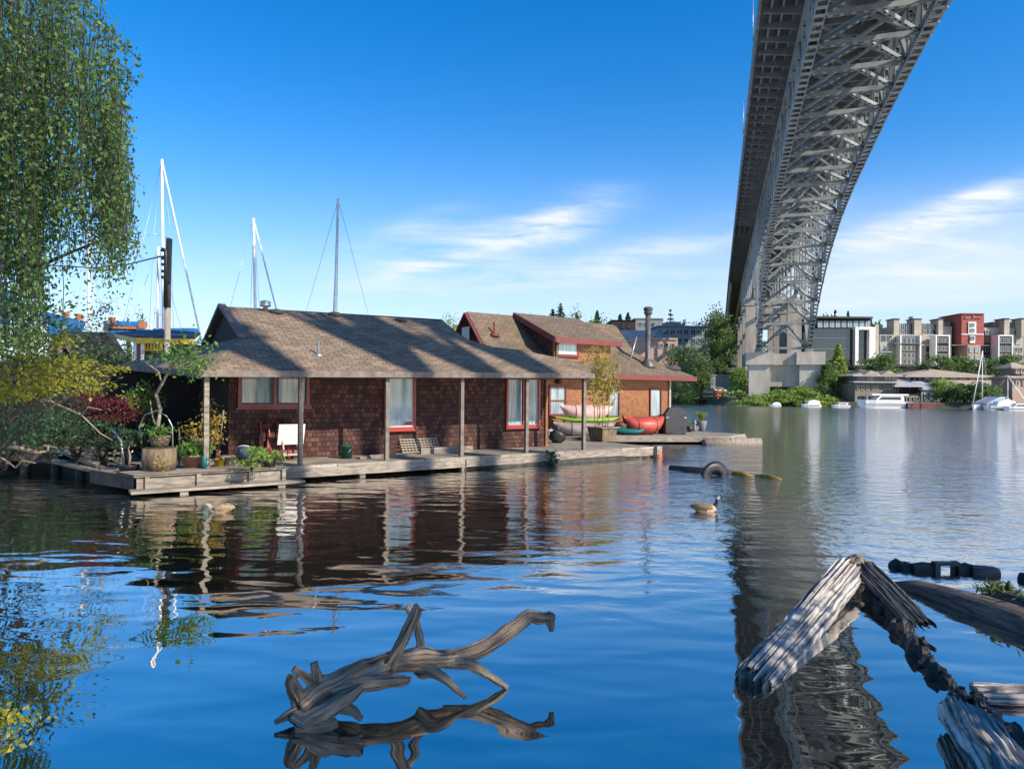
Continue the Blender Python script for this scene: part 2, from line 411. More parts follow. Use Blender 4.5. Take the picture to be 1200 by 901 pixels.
def tree(name, base, h, w, leaf, label, group=None, n=2200, size=.5, seed=1, trunk=.16, nclump=34, cat='tree', cr=.36, limbs=7):
    rg = np.random.default_rng(seed); base = Vector(base)
    t = thing(name, label, cat, base, group)
    cz = h * (1 + trunk) / 2
    P, cc = crown_pts((base.x, base.y, base.z + cz), (w / 2, w / 2, h * (1 - trunk) / 2), n, rg, nclump, cr)
    leaf_obj('crown', leaf, t, P, size, seed)
    mb = MB(); top = base + V(0, 0, h * .8); r0 = h * .022 + .02
    mb.tube([base - V(0, 0, .3), base + V(w * .02, 0, h * .3), base + V(-w * .02, w * .02, h * .55), top], [r0 * 1.3, r0, r0 * .7, r0 * .2], 7)
    for c in cc[:limbs]:
        c = Vector(c); z = max(base.z + h * .25, c.z - w * .25); a = V(base.x, base.y, min(z, base.z + h * .7))
        mb.tube([a, (a + c) / 2 + V(0, 0, w * .03), c], [r0 * .5, r0 * .35, r0 * .12], 5)
    mb.build('trunk', m_bark, t)
    return t
def conifer(name, base, h, w, leaf, label, group=None, n=2200, size=.5, seed=1, cat='tree', bare=.1, whorls=13):
    rg = np.random.default_rng(seed); base = Vector(base); t = thing(name, label, cat, base, group)
    mb = MB(); mb.tube([base - V(0, 0, .3), base + V(0, 0, h * .5), base + V(0, 0, h * .98)], [h * .022, h * .014, h * .003], 7)
    P = []
    for k in range(whorls):
        f = k / (whorls - 1); z = h * (bare + (.96 - bare) * f); rad = w / 2 * (1 - f) ** .85 * rg.uniform(.8, 1.12) + w * .03
        nb = 7
        for j in range(nb):
            th = 2 * math.pi * (j + rg.random()) / nb; rr = rad * rg.uniform(.65, 1.1)
            m = max(6, int(n / whorls / nb * (1.7 - 1.3 * f)))
            q = rg.random(m) ** .7
            sp = rg.normal(size=(m, 3)) * np.array([.13, .13, .09]) * (rad * .9 + w * .05)
            x = np.stack([np.cos(th) * rr * q, np.sin(th) * rr * q, z - q * rr * .28 + q ** 2 * rr * .1], 1) + sp
            P.append(x + np.array(base))
            if k % 2 == 0: mb.tube([base + V(0, 0, z), base + V(math.cos(th) * rr * .8, math.sin(th) * rr * .8, z - rr * .2)], [h * .005, h * .001], 4)
    leaf_obj('crown', leaf, t, np.concatenate(P), size, seed, .4)
    mb.build('trunk', m_bark, t)
    return t
def shrub(name, base, w, h, leaf, label, group=None, n=500, size=.1, seed=1, cat='shrub', stems=5, nclump=16, cr=.4, droop=0.0):
    rg = np.random.default_rng(seed); base = Vector(base); t = thing(name, label, cat, base, group)
    P, cc = crown_pts((base.x, base.y, base.z + h * .56), (w / 2, w / 2, h * .46), n, rg, nclump, cr, .4)
    P[:, 2] = np.maximum(P[:, 2], base.z + .02)
    leaf_obj('foliage', leaf, t, P, size, seed, droop)
    mb = MB()
    for c in cc[:stems]:
        c = Vector(c); mb.tube([base, base.lerp(c, .5) + V(0, 0, h * .06), c], [h * .025 + .004, h * .018 + .003, h * .006 + .002], 5)
    mb.build('stem', m_bark, t)
    return t

# ================================================================== WATER, GROUND
def water_material():
    m, N, L, b = newmat('lake_water')
    setc(b.inputs['Base Color'], (.005, .012, .010)); b.inputs['Roughness'].default_value = .015
    b.inputs['IOR'].default_value = 1.5; b.inputs['Specular IOR Level'].default_value = .9
    t = N.new('ShaderNodeTexCoord'); sp = N.new('ShaderNodeSeparateXYZ'); L.new(t.outputs['Object'], sp.inputs[0])
    def mth(op, a, c, clamp=False):
        n = N.new('ShaderNodeMath'); n.operation = op; n.use_clamp = clamp
        for i, x in enumerate((a, c)):
            if isinstance(x, (int, float)): n.inputs[i].default_value = x
            else: L.new(x, n.inputs[i])
        return n.outputs[0]
    def nz(sc, det, rot, st, dist=0):
        mp = N.new('ShaderNodeMapping'); mp.inputs['Rotation'].default_value = (0, 0, R(rot)); mp.inputs['Scale'].default_value = (1, st, 1)
        L.new(t.outputs['Object'], mp.inputs[0]); return noise_node(N, L, mp.outputs[0], sc, det, .5, dist)
    # open water to the right and far is choppy; the cove by the bank is nearly still
    patch = nz(.12, 2, 0, 1)
    far = mth('MULTIPLY', mth('SUBTRACT', sp.outputs[1], 6.5), .10, True)
    right = mth('MULTIPLY', mth('ADD', mth('SUBTRACT', sp.outputs[0], mth('MULTIPLY', sp.outputs[1], .12)), 2.5), .16, True)
    open_ = mth('MULTIPLY', mth('MULTIPLY', far, right), mth('ADD', mth('MULTIPLY', patch, .9), .5), True)
    swell = nz(.9, 1.0, 12, 2.2, .3)
    mid = nz(2.6, 2.0, -8, 1.7, .4)
    fine = nz(7.0, 3.0, 5, 1.6, .3)
    calm = mth('ADD', mth('MULTIPLY', swell, 1.0), mth('MULTIPLY', mid, mth('ADD', mth('MULTIPLY', far, .22), .045)))
    h = mth('ADD', mth('MULTIPLY', calm, mth('ADD', mth('MULTIPLY', far, .030), .012)),
            mth('MULTIPLY', open_, mth('ADD', mth('MULTIPLY', mid, .024), mth('MULTIPLY', fine, .015))))
    vf = nz(19.0, 2.0, 20, 1.5, .2)
    h = mth('ADD', h, mth('MULTIPLY', vf, mth('MULTIPLY', mth('ADD', open_, mth('MULTIPLY', far, .25)), .0035)))
    bn = N.new('ShaderNodeBump'); bn.inputs['Strength'].default_value = 1; bn.inputs['Distance'].default_value = 1
    L.new(h, bn.inputs['Height']); L.new(bn.outputs[0], b.inputs['Normal'])
    gl = N.new('ShaderNodeBsdfGlossy'); L.new(mth('ADD', mth('MULTIPLY', mth('MULTIPLY', mth('SUBTRACT', sp.outputs[1], 28.0), .011, True), .13), .012), gl.inputs['Roughness']); setc(gl.inputs['Color'], (1.0, .975, .95)); L.new(bn.outputs[0], gl.inputs['Normal'])
    fr = N.new('ShaderNodeFresnel'); fr.inputs[0].default_value = 1.33; L.new(bn.outputs[0], fr.inputs['Normal'])
    mx = N.new('ShaderNodeMixShader'); L.new(mth('ADD', mth('MULTIPLY', fr.outputs[0], .43), .57, True), mx.inputs[0])
    b.inputs['Specular IOR Level'].default_value = 0
    L.new(b.outputs[0], mx.inputs[1]); L.new(gl.outputs[0], mx.inputs[2]); L.new(mx.outputs[0], N['Material Output'].inputs[0])
    return m
m_water = water_material()
mb = MB(); mb.add([(-700, -60, 0), (700, -60, 0), (700, 420, 0), (-700, 420, 0)], [(0, 1, 2, 3)])
struct(mb.build('water', m_water))

SHX = [-700, -150, 10, 38, 44, 52, 66, 78, 94, 120, 400, 700]
SHY = [330, 300, 262, 216, 178, 156, 151, 143, 129, 119, 92, 80]
def ground_h(x, y):
    d = y - float(np.interp(x, SHX, SHY))
    if d < 0: return max(-2.0, d * .5)
    h = min(d * .45, 1.3) + max(0, d - 22) * .115
    return min(h, 16 + 9 * (0.5 + .5 * math.sin(x * .011 + 1.2)) + 3 * mnoise.noise(Vector((x * .02, y * .02, 0)))) if d > 8 else h
def terrain():
    xs = sorted(set(list(np.arange(-700, -40, 30.)) + list(np.arange(-40, 150, 4.)) + list(np.arange(150, 701, 30.))))
    rows = [-6, -2, 0, 1, 3, 8, 15, 22, 30, 40, 55, 70, 90, 120, 160, 220, 300, 450, 700]
    vs = [(x, float(np.interp(x, SHX, SHY)) + r, ground_h(x, float(np.interp(x, SHX, SHY)) + r)) for r in rows for x in xs]
    n = len(xs)
    return MB().add(vs, [(j * n + i, j * n + i + 1, (j + 1) * n + i + 1, (j + 1) * n + i) for j in range(len(rows) - 1) for i in range(n - 1)], True)
m_ground = M('grassy_bank_soil', (.09, .11, .04), (.06, .055, .035), .25, .95, .3)
struct(terrain().build('hillside', m_ground))
m_soil = M('dark_bank_soil', (.07, .06, .04), (.03, .028, .02), 1.5, .95, .5)
mb = MB()
mb.prism([(-30, -40, -.4), (60, -40, -.4), (60, .5, -.4), (2.0, 1.7, -.4), (-2.0, 1.7, -.4), (-2.75, 3.2, -.4), (-3.1, 4.15, -.4), (-4.2, 4.9, -.4), (-9.2, 11.2, -.4), (-12.6, 14.8, -.4), (-30, 17, -.4)], (0, 0, .66))
struct(mb.build('near_bank', m_soil))

# ================================================================== BRIDGE
TH = math.atan(239 / 800); BU = V(math.sin(TH), math.cos(TH), 0); BV = V(math.cos(TH), -math.sin(TH), 0)
def BP(s, a, z): return BU * s + BV * a + V(0, 0, z)
CH_S = [-60, 0, 42, 72.8, 98, 121.8, 133, 145.6, 156.8, 164, 170.8, 177, 183, 189, 195, 201, 340]
CH_Z = [41.5, 42.3, 42.0, 40.8, 39.2, 36.4, 34.2, 30.2, 24.6, 19.6, 13.4, 20.5, 26, 30.5, 31.5, 29.6, 29.6]
def chz(s): return float(np.interp(s, CH_S, CH_Z))
A_L, A_R, D_L, D_R, TOPC, ROAD = 9.6, 20.5, 4.5, 25.6, 46.4, 49.4
PAN = 5.65
bridge = thing('steel_bridge', 'high grey steel truss bridge whose arched underside spans the water on the right', 'bridge', BP(170.8, 15, 13.4))
node = [170.8 - PAN * i for i in range(0, 34)]
up = V(0, 0, 1)
for a in (A_L, A_R):
    for i in range(len(node) - 1):
        p, q = BP(node[i], a, chz(node[i])), BP(node[i + 1], a, chz(node[i + 1]))
        MB().ladder(p, q, 1.15, 1.0, up, 1.15, .12).build('bottom_chord', m_steel, bridge)
    MB().beam(BP(-40, a, TOPC), BP(205, a, TOPC), .7, .8).build('top_chord', m_steel, bridge)
    for i, s in enumerate(node):
        z = chz(s)
        MB().ladder(BP(s, a, z), BP(s, a, TOPC), .55, .6, BU, 1.2, .08).build('vertical_post', m_steel, bridge)
        if i < len(node) - 1:
            s2 = node[i + 1]; z2 = chz(s2)
            dz = TOPC - z
            if dz > 14:      # subdivided deep panels
                zm = z + dz * .5
                MB().beam(BP(s, a, z + .2), BP(s2, a, zm), .4, .4).build('side_diagonal', m_steel, bridge)
                MB().beam(BP(s2, a, zm), BP(s, a, TOPC), .4, .4).build('side_diagonal', m_steel, bridge)
            elif i % 2: MB().beam(BP(s, a, z), BP(s2, a, TOPC), .45, .45).build('side_diagonal', m_steel, bridge)
            else: MB().beam(BP(s, a, TOPC), BP(s2, a, z2), .45, .45).build('side_diagonal', m_steel, bridge)
for i, s in enumerate(node):
    z = chz(s); am = (A_L + A_R) / 2
    n_ = V(0, 0, 1)
    MB().ladder(BP(s, A_L + .5, z), BP(s, A_R - .5, z), .50, .55, n_, 1.0, .07).build('bottom_strut', m_steel, bridge)
    if i < len(node) - 1:
        s2 = node[i + 1]; z2 = chz(s2); m2 = BP(s2, am, z2)
        for a in (A_L + .4, A_R - .4):
            MB().ladder(BP(s, a, z), m2, .40, .42, n_, .9, .07).build('lateral_brace', m_steel, bridge)
    dz = TOPC - z
    if dz > 3:
        k = max(1, round(dz / 9)); 
        for j in range(k):
            z0, z1 = z + dz * j / k, z + dz * (j + 1) / k
            mbx = MB()
            mbx.beam(BP(s, A_L, z0), BP(s, A_R, z1), .32, .32); mbx.beam(BP(s + .34, A_R, z0), BP(s + .34, A_L, z1), .32, .32)
            if j: mbx.beam(BP(s - .2, A_L, z0), BP(s - .2, A_R, z0), .3, .4)
            mbx.build('sway_brace', m_steel, bridge)
# gusset plates where the members meet
for a, sg in ((A_L, -1), (A_R, 1)):
    for i, s in enumerate(node):
        mbx = MB(); mbx.box(BP(s, a + sg * .62, chz(s) + .25), (1.7, .06, 1.3), BU, BV); mbx.build('gusset_plate', m_steel, bridge)
# deck system
for i in range(-6, 61):
    s = 170.8 - PAN * .6 * i
    mbx = MB(); mbx.prism([BP(s - .14, D_L + .5, 48.0), BP(s - .14, D_L + .5, 47.6), BP(s - .14, A_L - .3, 46.9), BP(s - .14, A_R + .3, 46.9), BP(s - .14, D_R - .5, 47.6), BP(s - .14, D_R - .5, 48.0)], BU * .28)
    mbx.build('floor_beam', m_steeld, bridge)
for a in (5.9, 7.2, 8.6, 11.4, 13.2, 15, 16.8, 18.6, 21.6, 23.0, 24.4):
    MB().beam(BP(-40, a, 48.25), BP(205, a, 48.25), .26, .6).build('stringer', m_steel, bridge)
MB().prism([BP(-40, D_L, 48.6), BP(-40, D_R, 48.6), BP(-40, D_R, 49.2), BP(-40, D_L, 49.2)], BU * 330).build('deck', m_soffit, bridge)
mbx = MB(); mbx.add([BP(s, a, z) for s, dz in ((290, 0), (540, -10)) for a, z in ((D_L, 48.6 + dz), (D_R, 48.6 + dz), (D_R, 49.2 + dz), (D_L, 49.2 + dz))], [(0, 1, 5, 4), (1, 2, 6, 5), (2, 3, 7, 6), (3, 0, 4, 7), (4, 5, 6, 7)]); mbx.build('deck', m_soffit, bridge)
for a in (D_L + .8, A_L, A_R, D_R - .8): MB().beam(BP(290.2, a, 46.6), BP(540, a, 36.6), .8, 3.4).build('approach_girder', m_conc, bridge)
for a in (D_L + .1, D_R - .1): MB().beam(BP(290.2, a, 49.9), BP(540, a, 39.9), .3, 1.4).build('parapet', m_conc, bridge)
for a in (D_L + .1, D_R - .1):
    mbx = MB(); mbx.beam(BP(-40, a, 50.6), BP(290, a, 50.6), .14, .16); mbx.beam(BP(-40, a, 49.5), BP(290, a, 49.5), .14, .14)
    for k in range(0, 198): mbx.beam(BP(-39 + k * 1.66, a, 49.2), BP(-39 + k * 1.66, a, 50.6), .18, .18)
    mbx.build('railing', m_steel, bridge)
    mbx = MB(); mbx.beam(BP(-40, a - .02, 48.3), BP(290, a - .02, 48.3), .3, .9)
    for k in range(0, 99): mbx.beam(BP(-38 + k * 3.3, a - .1, 47.6), BP(-38 + k * 3.3, a - .1, 49.2), .5, .25)
    mbx.build('edge_girder', m_steel, bridge)
# end arch truss past the main pier and concrete approach
for a in (A_L, A_R):
    mbx = MB()
    ss = [170.8, 177, 183, 189, 195, 201, 212, 223, 234, 245, 256, 267, 278, 290]
    for p, q in zip(ss[:-1], ss[1:]): mbx.beam(BP(p, a, chz(p)), BP(q, a, chz(q)), .9, .9)
    mbx.build('end_arch', m_steel, bridge)
    for s in ss[1:]: MB().beam(BP(s, a, chz(s)), BP(s, a, TOPC), .5, .5).build('vertical_post', m_steel, bridge)
    mbx = MB(); mbx.beam(BP(205, a, TOPC), BP(290, a, TOPC), .7, 1.2); mbx.build('approach_girder', m_steel, bridge)
def lamp_post(p, h, label):
    t = thing('street_lamp', label, 'street lamp', p, 'lamps along the bridge deck')
    MB().tube([p, p + V(0, 0, h)], [.08, .05], 6).build('pole', m_metal, t)
    MB().tube([p + V(0, 0, h), p + V(0, 0, h + .4) + BV * .8, p + V(0, 0, h + .3) + BV * 1.9], .04, 5).build('bracket', m_metal, t)
    MB().blob(p + V(0, 0, h + .25) + BV * 2.0, (.4, .25, .12), 0).build('lamp_head', m_white, t)
for s, lb in ((62, 'nearest'), (95, 'second'), (128, 'third')):
    lamp_post(BP(s, D_L - .25, 48.9), 5.5, {'nearest': 'pale lamp post on the bridge railing, closest to the top of the photo', 'second': 'pale lamp post halfway down the left bridge railing', 'third': 'small pale lamp post on the bridge railing nearest the pier'}[lb])
# concrete pier
pier = thing('bridge_pier', 'stained concrete bridge pier with two capped columns standing among green bushes', 'bridge pier', BP(170.8, 15, 1))
def pbox(mbx, s0, s1, a0, a1, z0, z1):
    mbx.prism([BP(s0, a0, z0), BP(s0, a1, z0), BP(s1, a1, z0), BP(s1, a0, z0)], (0, 0, z1 - z0))
for a in (A_L, A_R):
    mbx = MB(); pbox(mbx, 167.8, 174, a - 2.3, a + 2.3, -1, 9.4); mbx.build('column', m_conc, pier)
    mbx = MB(); pbox(mbx, 167.1, 174.6, a - 3.0, a + 3.0, 9.4, 12.3); mbx.build('column_cap', m_conc, pier)
    mbx = MB(); pbox(mbx, 169.6, 172, a - .9, a + .9, 12.3, 13.2); mbx.build('bearing', m_steel, pier)
mbx = MB(); pbox(mbx, 169.2, 173, A_L + 2.3, A_R - 2.3, 4.4, 9.4); mbx.build('cross_wall', m_conc, pier)
mbx = MB(); pbox(mbx, 168.2, 173.4, A_L + 3.0, A_R - 3.0, 9.4, 12.0); mbx.build('cap_beam', m_conc, pier)
for k, s in enumerate((203, 226, 250, 276)):
    t = thing('approach_pier', ['tall concrete twin column pier just behind the main bridge pier', 'second concrete approach pier behind the main bridge pier', 'third concrete approach pier in the shade of the deck', 'farthest concrete approach pier under the hillside end of the deck'][k], 'bridge pier', BP(s, 15, 3), 'concrete approach piers')
    for a in (A_L, A_R):
        mbx = MB(); pbox(mbx, s - 1.6, s + 1.6, a - 1.8, a + 1.8, 0, 27.4); mbx.build('column', m_conc, t)
    mbx = MB(); pbox(mbx, s - 1.8, s + 1.8, A_L - 2.4, A_R + 2.4, 27.4, 29.3); mbx.build('cap_beam', m_conc, t)

# ================================================================== FAR SHORE
def pbx(mbx, x0, y0, x1, y1, d, dep):
    """box whose front face spans a photo rectangle at depth d"""
    p, q = px(x0, y0, d), px(x1, y1, d)
    return mbx.mm((p.x, d, q.z), (q.x, d + dep, p.z))
m_offwhite = M_paint('off_white_trim', (.5, .48, .44), .6)
def window(root, x0, y0, x1, y1, d, frame, pane=None, nx=1, ny=1, fw=.12):
    if frame is m_white: frame = m_offwhite
    p, q = px(x0, y1, d), px(x1, y0, d)
    w, h = q.x - p.x, q.z - p.z
    mbx = MB()
    for a, b_ in (((0, 0, 0), (fw, 0, h)), ((w - fw, 0, 0), (w, 0, h)), ((fw, 0, 0), (w - fw, 0, fw)), ((fw, 0, h - fw), (w - fw, 0, h))):
        mbx.mm((p.x + a[0], d - .12, p.z + a[2]), (p.x + b_[0], d + .05, p.z + b_[2]))
    for i in range(1, nx): mbx.mm((p.x + w * i / nx - fw * .4, d - .10, p.z + fw), (p.x + w * i / nx + fw * .4, d + .04, p.z + h - fw))
    for j in range(1, ny): mbx.mm((p.x + fw, d - .09, p.z + h * j / ny - fw * .4), (p.x + w - fw, d + .03, p.z + h * j / ny + fw * .4))
    o = mbx.build('window', frame, root)
    MB().mm((p.x + fw * .5, d - .04, p.z + fw * .5), (q.x - fw * .5, d - .015, q.z - fw * .5)).build('pane', pane or m_panedark, o)
    return o
def building(name, label, d, x, y, cat='building', group=None):
    p = px(x, y, d); return thing(name, label, cat, (p.x, d, p.z), group)
def part(root, name, mat, boxes, label=None):
    for b_ in boxes: o = pbx(MB(), *b_).build(name, mat, root, label)
    return o
def hip(root, name, mat, x0, x1, yb, yt, d, dep, inset, over=.6, th=.25):
    a, b_, t = px(x0, yb, d), px(x1, yb, d), px((x0 + x1) / 2, yt, d)
    X0, X1, Y0, Y1, Z0, Z1 = a.x - over, b_.x + over, d - over, d + dep + over, a.z, t.z
    i = inset; ym = (Y0 + Y1) / 2
    vs = [(X0, Y0, Z0), (X1, Y0, Z0), (X1, Y1, Z0), (X0, Y1, Z0), (X0 + i, ym, Z1), (X1 - i, ym, Z1)] + [(X0, Y0, Z0 - th), (X1, Y0, Z0 - th), (X1, Y1, Z0 - th), (X0, Y1, Z0 - th)]
    return MB().add(vs, [(0, 1, 5, 4), (1, 2, 5), (2, 3, 4, 5), (3, 0, 4), (6, 7, 1, 0), (7, 8, 2, 1), (8, 9, 3, 2), (9, 6, 0, 3), (9, 8, 7, 6)]).build(name, mat, root)
m_brickred = M_brick('red_brick', [(.30, .045, .035), (.35, .06, .045), (.4, .08, .06)], (.3, .2, .17), .6, .25, .02, .85, .2)
m_brickpink = M_brick('pale_brick', [(.40, .24, .17), (.46, .29, .21), (.5, .33, .25)], (.4, .3, .25), .6, .25, .02, .85, .2)
m_greyst = M('grey_render', (.26, .27, .27), (.2, .21, .22), .4, .9)
m_blueg = M('blue_grey_panel', (.24, .28, .32), (.18, .21, .25), .4, .8)
m_taupe = M('taupe_siding', (.25, .21, .165), (.18, .15, .12), .5, .9)
m_tanroof = M('tan_shingle_roof', (.42, .33, .25), (.33, .26, .20), .6, .95)
m_greyroof = M('pale_metal_roof', (.42, .40, .42), (.34, .32, .34), .5, .6)
m_pinkroof = M('pinkish_flat_roof', (.48, .36, .33), (.4, .3, .28), .4, .9)
m_curtain = M_glass('curtain_wall_glass', (.02, .028, .034), .03, (.01, .014, .018))

# dark glass office
t = building('glass_office', 'dark glass office block with a white framed bay beside the bridge', 190, 990, 430)
part(t, 'wall', m_curtain, [(953, 385, 1022.8, 470, 190, 24)])
part(t, 'roof', m_black, [(951, 370.5, 1023, 373.2, 189.5, 25)])
part(t, 'top_storey', m_dark, [(957, 373.2, 1022, 385, 190.8, 22)])
for k in range(9): window(t, 958 + k * 7, 376, 964 + k * 7, 384, 190.7, m_greyst, m_pane, 2)
for y in (396, 408.5, 421, 434): part(t, 'floor_band', m_greyst, [(953, y, 1002, y + .9, 189.8, .3)])
part(t, 'frame_bay', m_white, [(1002.4, 383, 1006, 428, 188.5, 3), (1019, 383, 1025.6, 428, 188.5, 3), (1006, 383, 1019, 386.4, 188.5, 3), (1006, 424.6, 1019, 428, 188.5, 3)])
part(t, 'side_wall', m_cream, [(1025.8, 380, 1029.6, 432, 191, 24)])
window(t, 1006, 386.4, 1019, 424.6, 190, m_black, m_curtain, 2, 4)
for k in range(4):
    s = building('roof_vent', 'white dome vent on the glass office roof', 196, 966 + k * 4.6, 370.5, 'vent', 'white vents on the office roof')
    p = px(966 + k * 4.6, 369.8, 196); MB()._lathe(p - V(0, 0, .4), [(.35, 0), (.35, .4), (.45, .5), (.42, .8), (.2, 1.0)], 10, True).build('hood', m_white, s)
    MB().box(p - V(0, 0, .45), (.9, .9, .2)).build('kerb', m_greyst, s)

# condominium terrace
t = building('condominium_block', 'long cream condominium terrace with stepped chimneys behind the trees', 205, 1090, 440)
D = 205
part(t, 'wall', m_cream, [(1031, 392, 1056, 445, D, 18), (1048, 382, 1115, 445, D + 2, 18), (1115, 384, 1127, 445, D + 5, 16), (1153, 384, 1200, 445, D + 3, 16), (1200, 378, 1262, 445, D + 3, 16)])
for a, b_, y in ((1047.6, 1054, 374.5), (1071.6, 1080, 374.5), (1099.8, 1105, 374.5), (1177, 1183, 374.2), (1197, 1203, 374), (1230, 1236, 374)):
    f = part(t, 'chimney', m_cream, [(a, y, b_, 395, D + .6, 4)]); part(t, 'chimney_cap', m_black, [(a - .4, y - 1.4, b_ + .4, y, D + .4, 4.5)])
part(t, 'upper_storey', m_taupe, [(1105.2, 377, 1114, 386, D + 3, 10), (1164, 377, 1196, 390, D + 3.2, 12)])
part(t, 'bay', m_greyst, [(1055, 393, 1072, 428, D - 2, 3), (1098, 393, 1112, 428, D - 2, 3), (1170, 393, 1187, 428, D - 2, 3)], 'pale bays standing forward')
part(t, 'bay_frame', m_white, [(1096.6, 392.4, 1098, 428, D - 2.3, 3), (1112, 392.4, 1113.4, 428, D - 2.3, 3), (1098, 392.4, 1112, 394, D - 2.3, 3), (1170, 392.4, 1171.2, 428, D - 2.3, 3), (1186, 392.4, 1187.2, 428, D - 2.3, 3), (1171.2, 392.4, 1186, 394, D - 2.3, 3), (1055, 393, 1056.4, 427, D - 2.2, 3), (1078, 393, 1079.6, 427, D - 2.2, 3)])
part(t, 'recess_shade', m_dark, [(1114.6, 385, 1126.6, 428, D + 4.8, .4), (1153.6, 388, 1160, 428, D + 2.8, .4)])  # dark sheets standing in for the shade between the blocks
part(t, 'recess_shade', m_dark, [(1054.6, 379, 1071.4, 392, D + 1.96, .1), (1080.4, 379, 1099.4, 392, D + 1.96, .1), (1056.6, 395, 1072, 428, D - 2.04, .1), (1072.6, 396, 1078, 426, D + 1.96, .1), (1098.2, 394.2, 1111.8, 428, D - 2.04, .1), (1171.4, 394.2, 1185.8, 424, D - 2.04, .1)])  # thin dark panels standing in for shade around the balconies and bays
part(t, 'terrace_slab', m_greyst, [(1030, 428.5, 1262, 430, D - 3, 4), (1048, 402, 1080, 403, D - 2.6, 3), (1115, 404, 1160, 405, D - 1, 6)])
part(t, 'plinth', m_taupe, [(1028, 430, 1262, 448, D - 1, 18)])
for x0 in (1054.8, 1061.5, 1081, 1088, 1094): window(t, x0, 379.5, x0 + 5.4, 387, D + 1.9, m_white, None, 2)
for x0 in (1054.8, 1061.5, 1081, 1088): window(t, x0, 388, x0 + 5.4, 392, D + 1.9, m_white, None, 2)
for x0 in (1033, 1040): window(t, x0, 384.5 + 8.5, x0 + 5, 400, D - .05, m_greyst)
for x0, w_ in ((1042.5, 5.4), (1086.5, 5), (1190.5, 6)): window(t, x0, 396.5, x0 + w_, 403.5, D - .05 if x0 < 1050 else (D + 1.9 if x0 < 1100 else D + 2.9), m_white, m_pane, 2, 2, .25)
for x0 in (1031.5, 1037): window(t, x0, 404.5, x0 + 4.4, 411, D - .05, m_white, m_pane)
for x0 in (1057.4, 1062.6, 1067.6):
    for y0 in (396, 404.5, 413, 420.5): window(t, x0, y0, x0 + 4.6, y0 + 6.6, D - 2.05, m_white)
for x0 in (1073, 1076): window(t, x0, 397, x0 + 2.4, 424, D + 1.9, m_white, None, 1, 4)
for x0 in (1085, 1090.5):
    for y0 in (406.5, 415): window(t, x0, y0, x0 + 4, y0 + 6, D + 1.9, m_greyst)
for x0 in (1099, 1103.4, 1107.8):
    for y0 in (395.5, 405.5, 414.5, 421.5): window(t, x0, y0, x0 + 3.6, y0 + 6.2, D - 2.05, m_white, None, 1, 1, .1)
for x0 in (1172.2, 1177, 1181.6):
    for y0 in (395.5, 405.5, 414.5): window(t, x0, y0, x0 + 3.6, y0 + 7, D - 2.05, m_white, None, 1, 1, .1)
for x0 in (1116.5, 1121.8):
    for y0 in (386, 393, 407, 416): window(t, x0, y0, x0 + 4, y0 + 5.6, D + 4.7, m_greyst)
for x0 in (1154.4, 1188, 1194):
    for y0 in (386.5, 407, 416): window(t, x0, y0, x0 + 4.2, y0 + 6, D + 2.7 if x0 < 1160 else D + 2.9, m_white)
part(t, 'balcony_rail', m_white, [(1055, 392, 1072, 392.6, D - .5, .2), (1081, 392, 1098, 392.6, D - .5, .2), (1031, 412, 1045, 412.6, D - 1.5, .2), (1080, 404, 1096, 404.6, D - .5, .2)])
# red brick tower with its illegible pale script
t = building('brick_tower', 'square red brick tower with white windows and faded pale script near its top', 204, 1140, 405, 'tower')
part(t, 'wall', m_brickred, [(1127, 368, 1153, 404, 204, 10)]); part(t, 'coping', m_brickred, [(1126.6, 366.9, 1153.4, 368.2, 203.6, 11)])
part(t, 'window_surround', m_white, [(1135, 377.2, 1144, 392.2, 203.7, .3), (1136.8, 393.4, 1142.8, 402, 203.7, .3)])
part(t, 'string_course', m_white, [(1127, 391.2, 1134.9, 392.4, 203.75, .3), (1144.1, 391.2, 1153, 392.4, 203.75, .3)])
for y0 in (378.6, 385): window(t, 1137, y0, 1142, y0 + 4.4, 203.6, m_white, None, 2, 2)
window(t, 1137.6, 394, 1142, 398.6, 203.6, m_white, None, 2, 1)
part(t, 'lower_brick', m_brickpink, [(1134, 404, 1149, 432, 203.4, 8)])
for x0 in (1136, 1142.6): 
    for y0 in (407, 416): window(t, x0, y0, x0 + 5, y0 + 6.4, 203.3, m_white, m_pane, 2)
mbx = MB()
def stroke(pts, r=.13):
    mbx.tube([px(x, y, 203.8) for x, y in pts], r, 4)
stroke([(1130, 374), (1131.2, 372), (1132, 370), (1132.5, 372.4), (1133.6, 373.6)]); stroke([(1129.4, 373.4), (1134, 372.8)], .1)
stroke([(1134, 373.6), (1135, 372.2), (1135.6, 373.6), (1136.4, 372.4)], .1)
stroke([(1138.6, 373.8), (1140.4, 371.6), (1141.4, 369.4), (1140.6, 370.2), (1141.2, 373.4), (1142.8, 371.8)])
for k in range(4): stroke([(1143 + k * 1.7, 373.6), (1143.8 + k * 1.7, 372.2), (1144.5 + k * 1.7, 373.6)], .1)
mbx.build('lettering', m_brickpink, t)

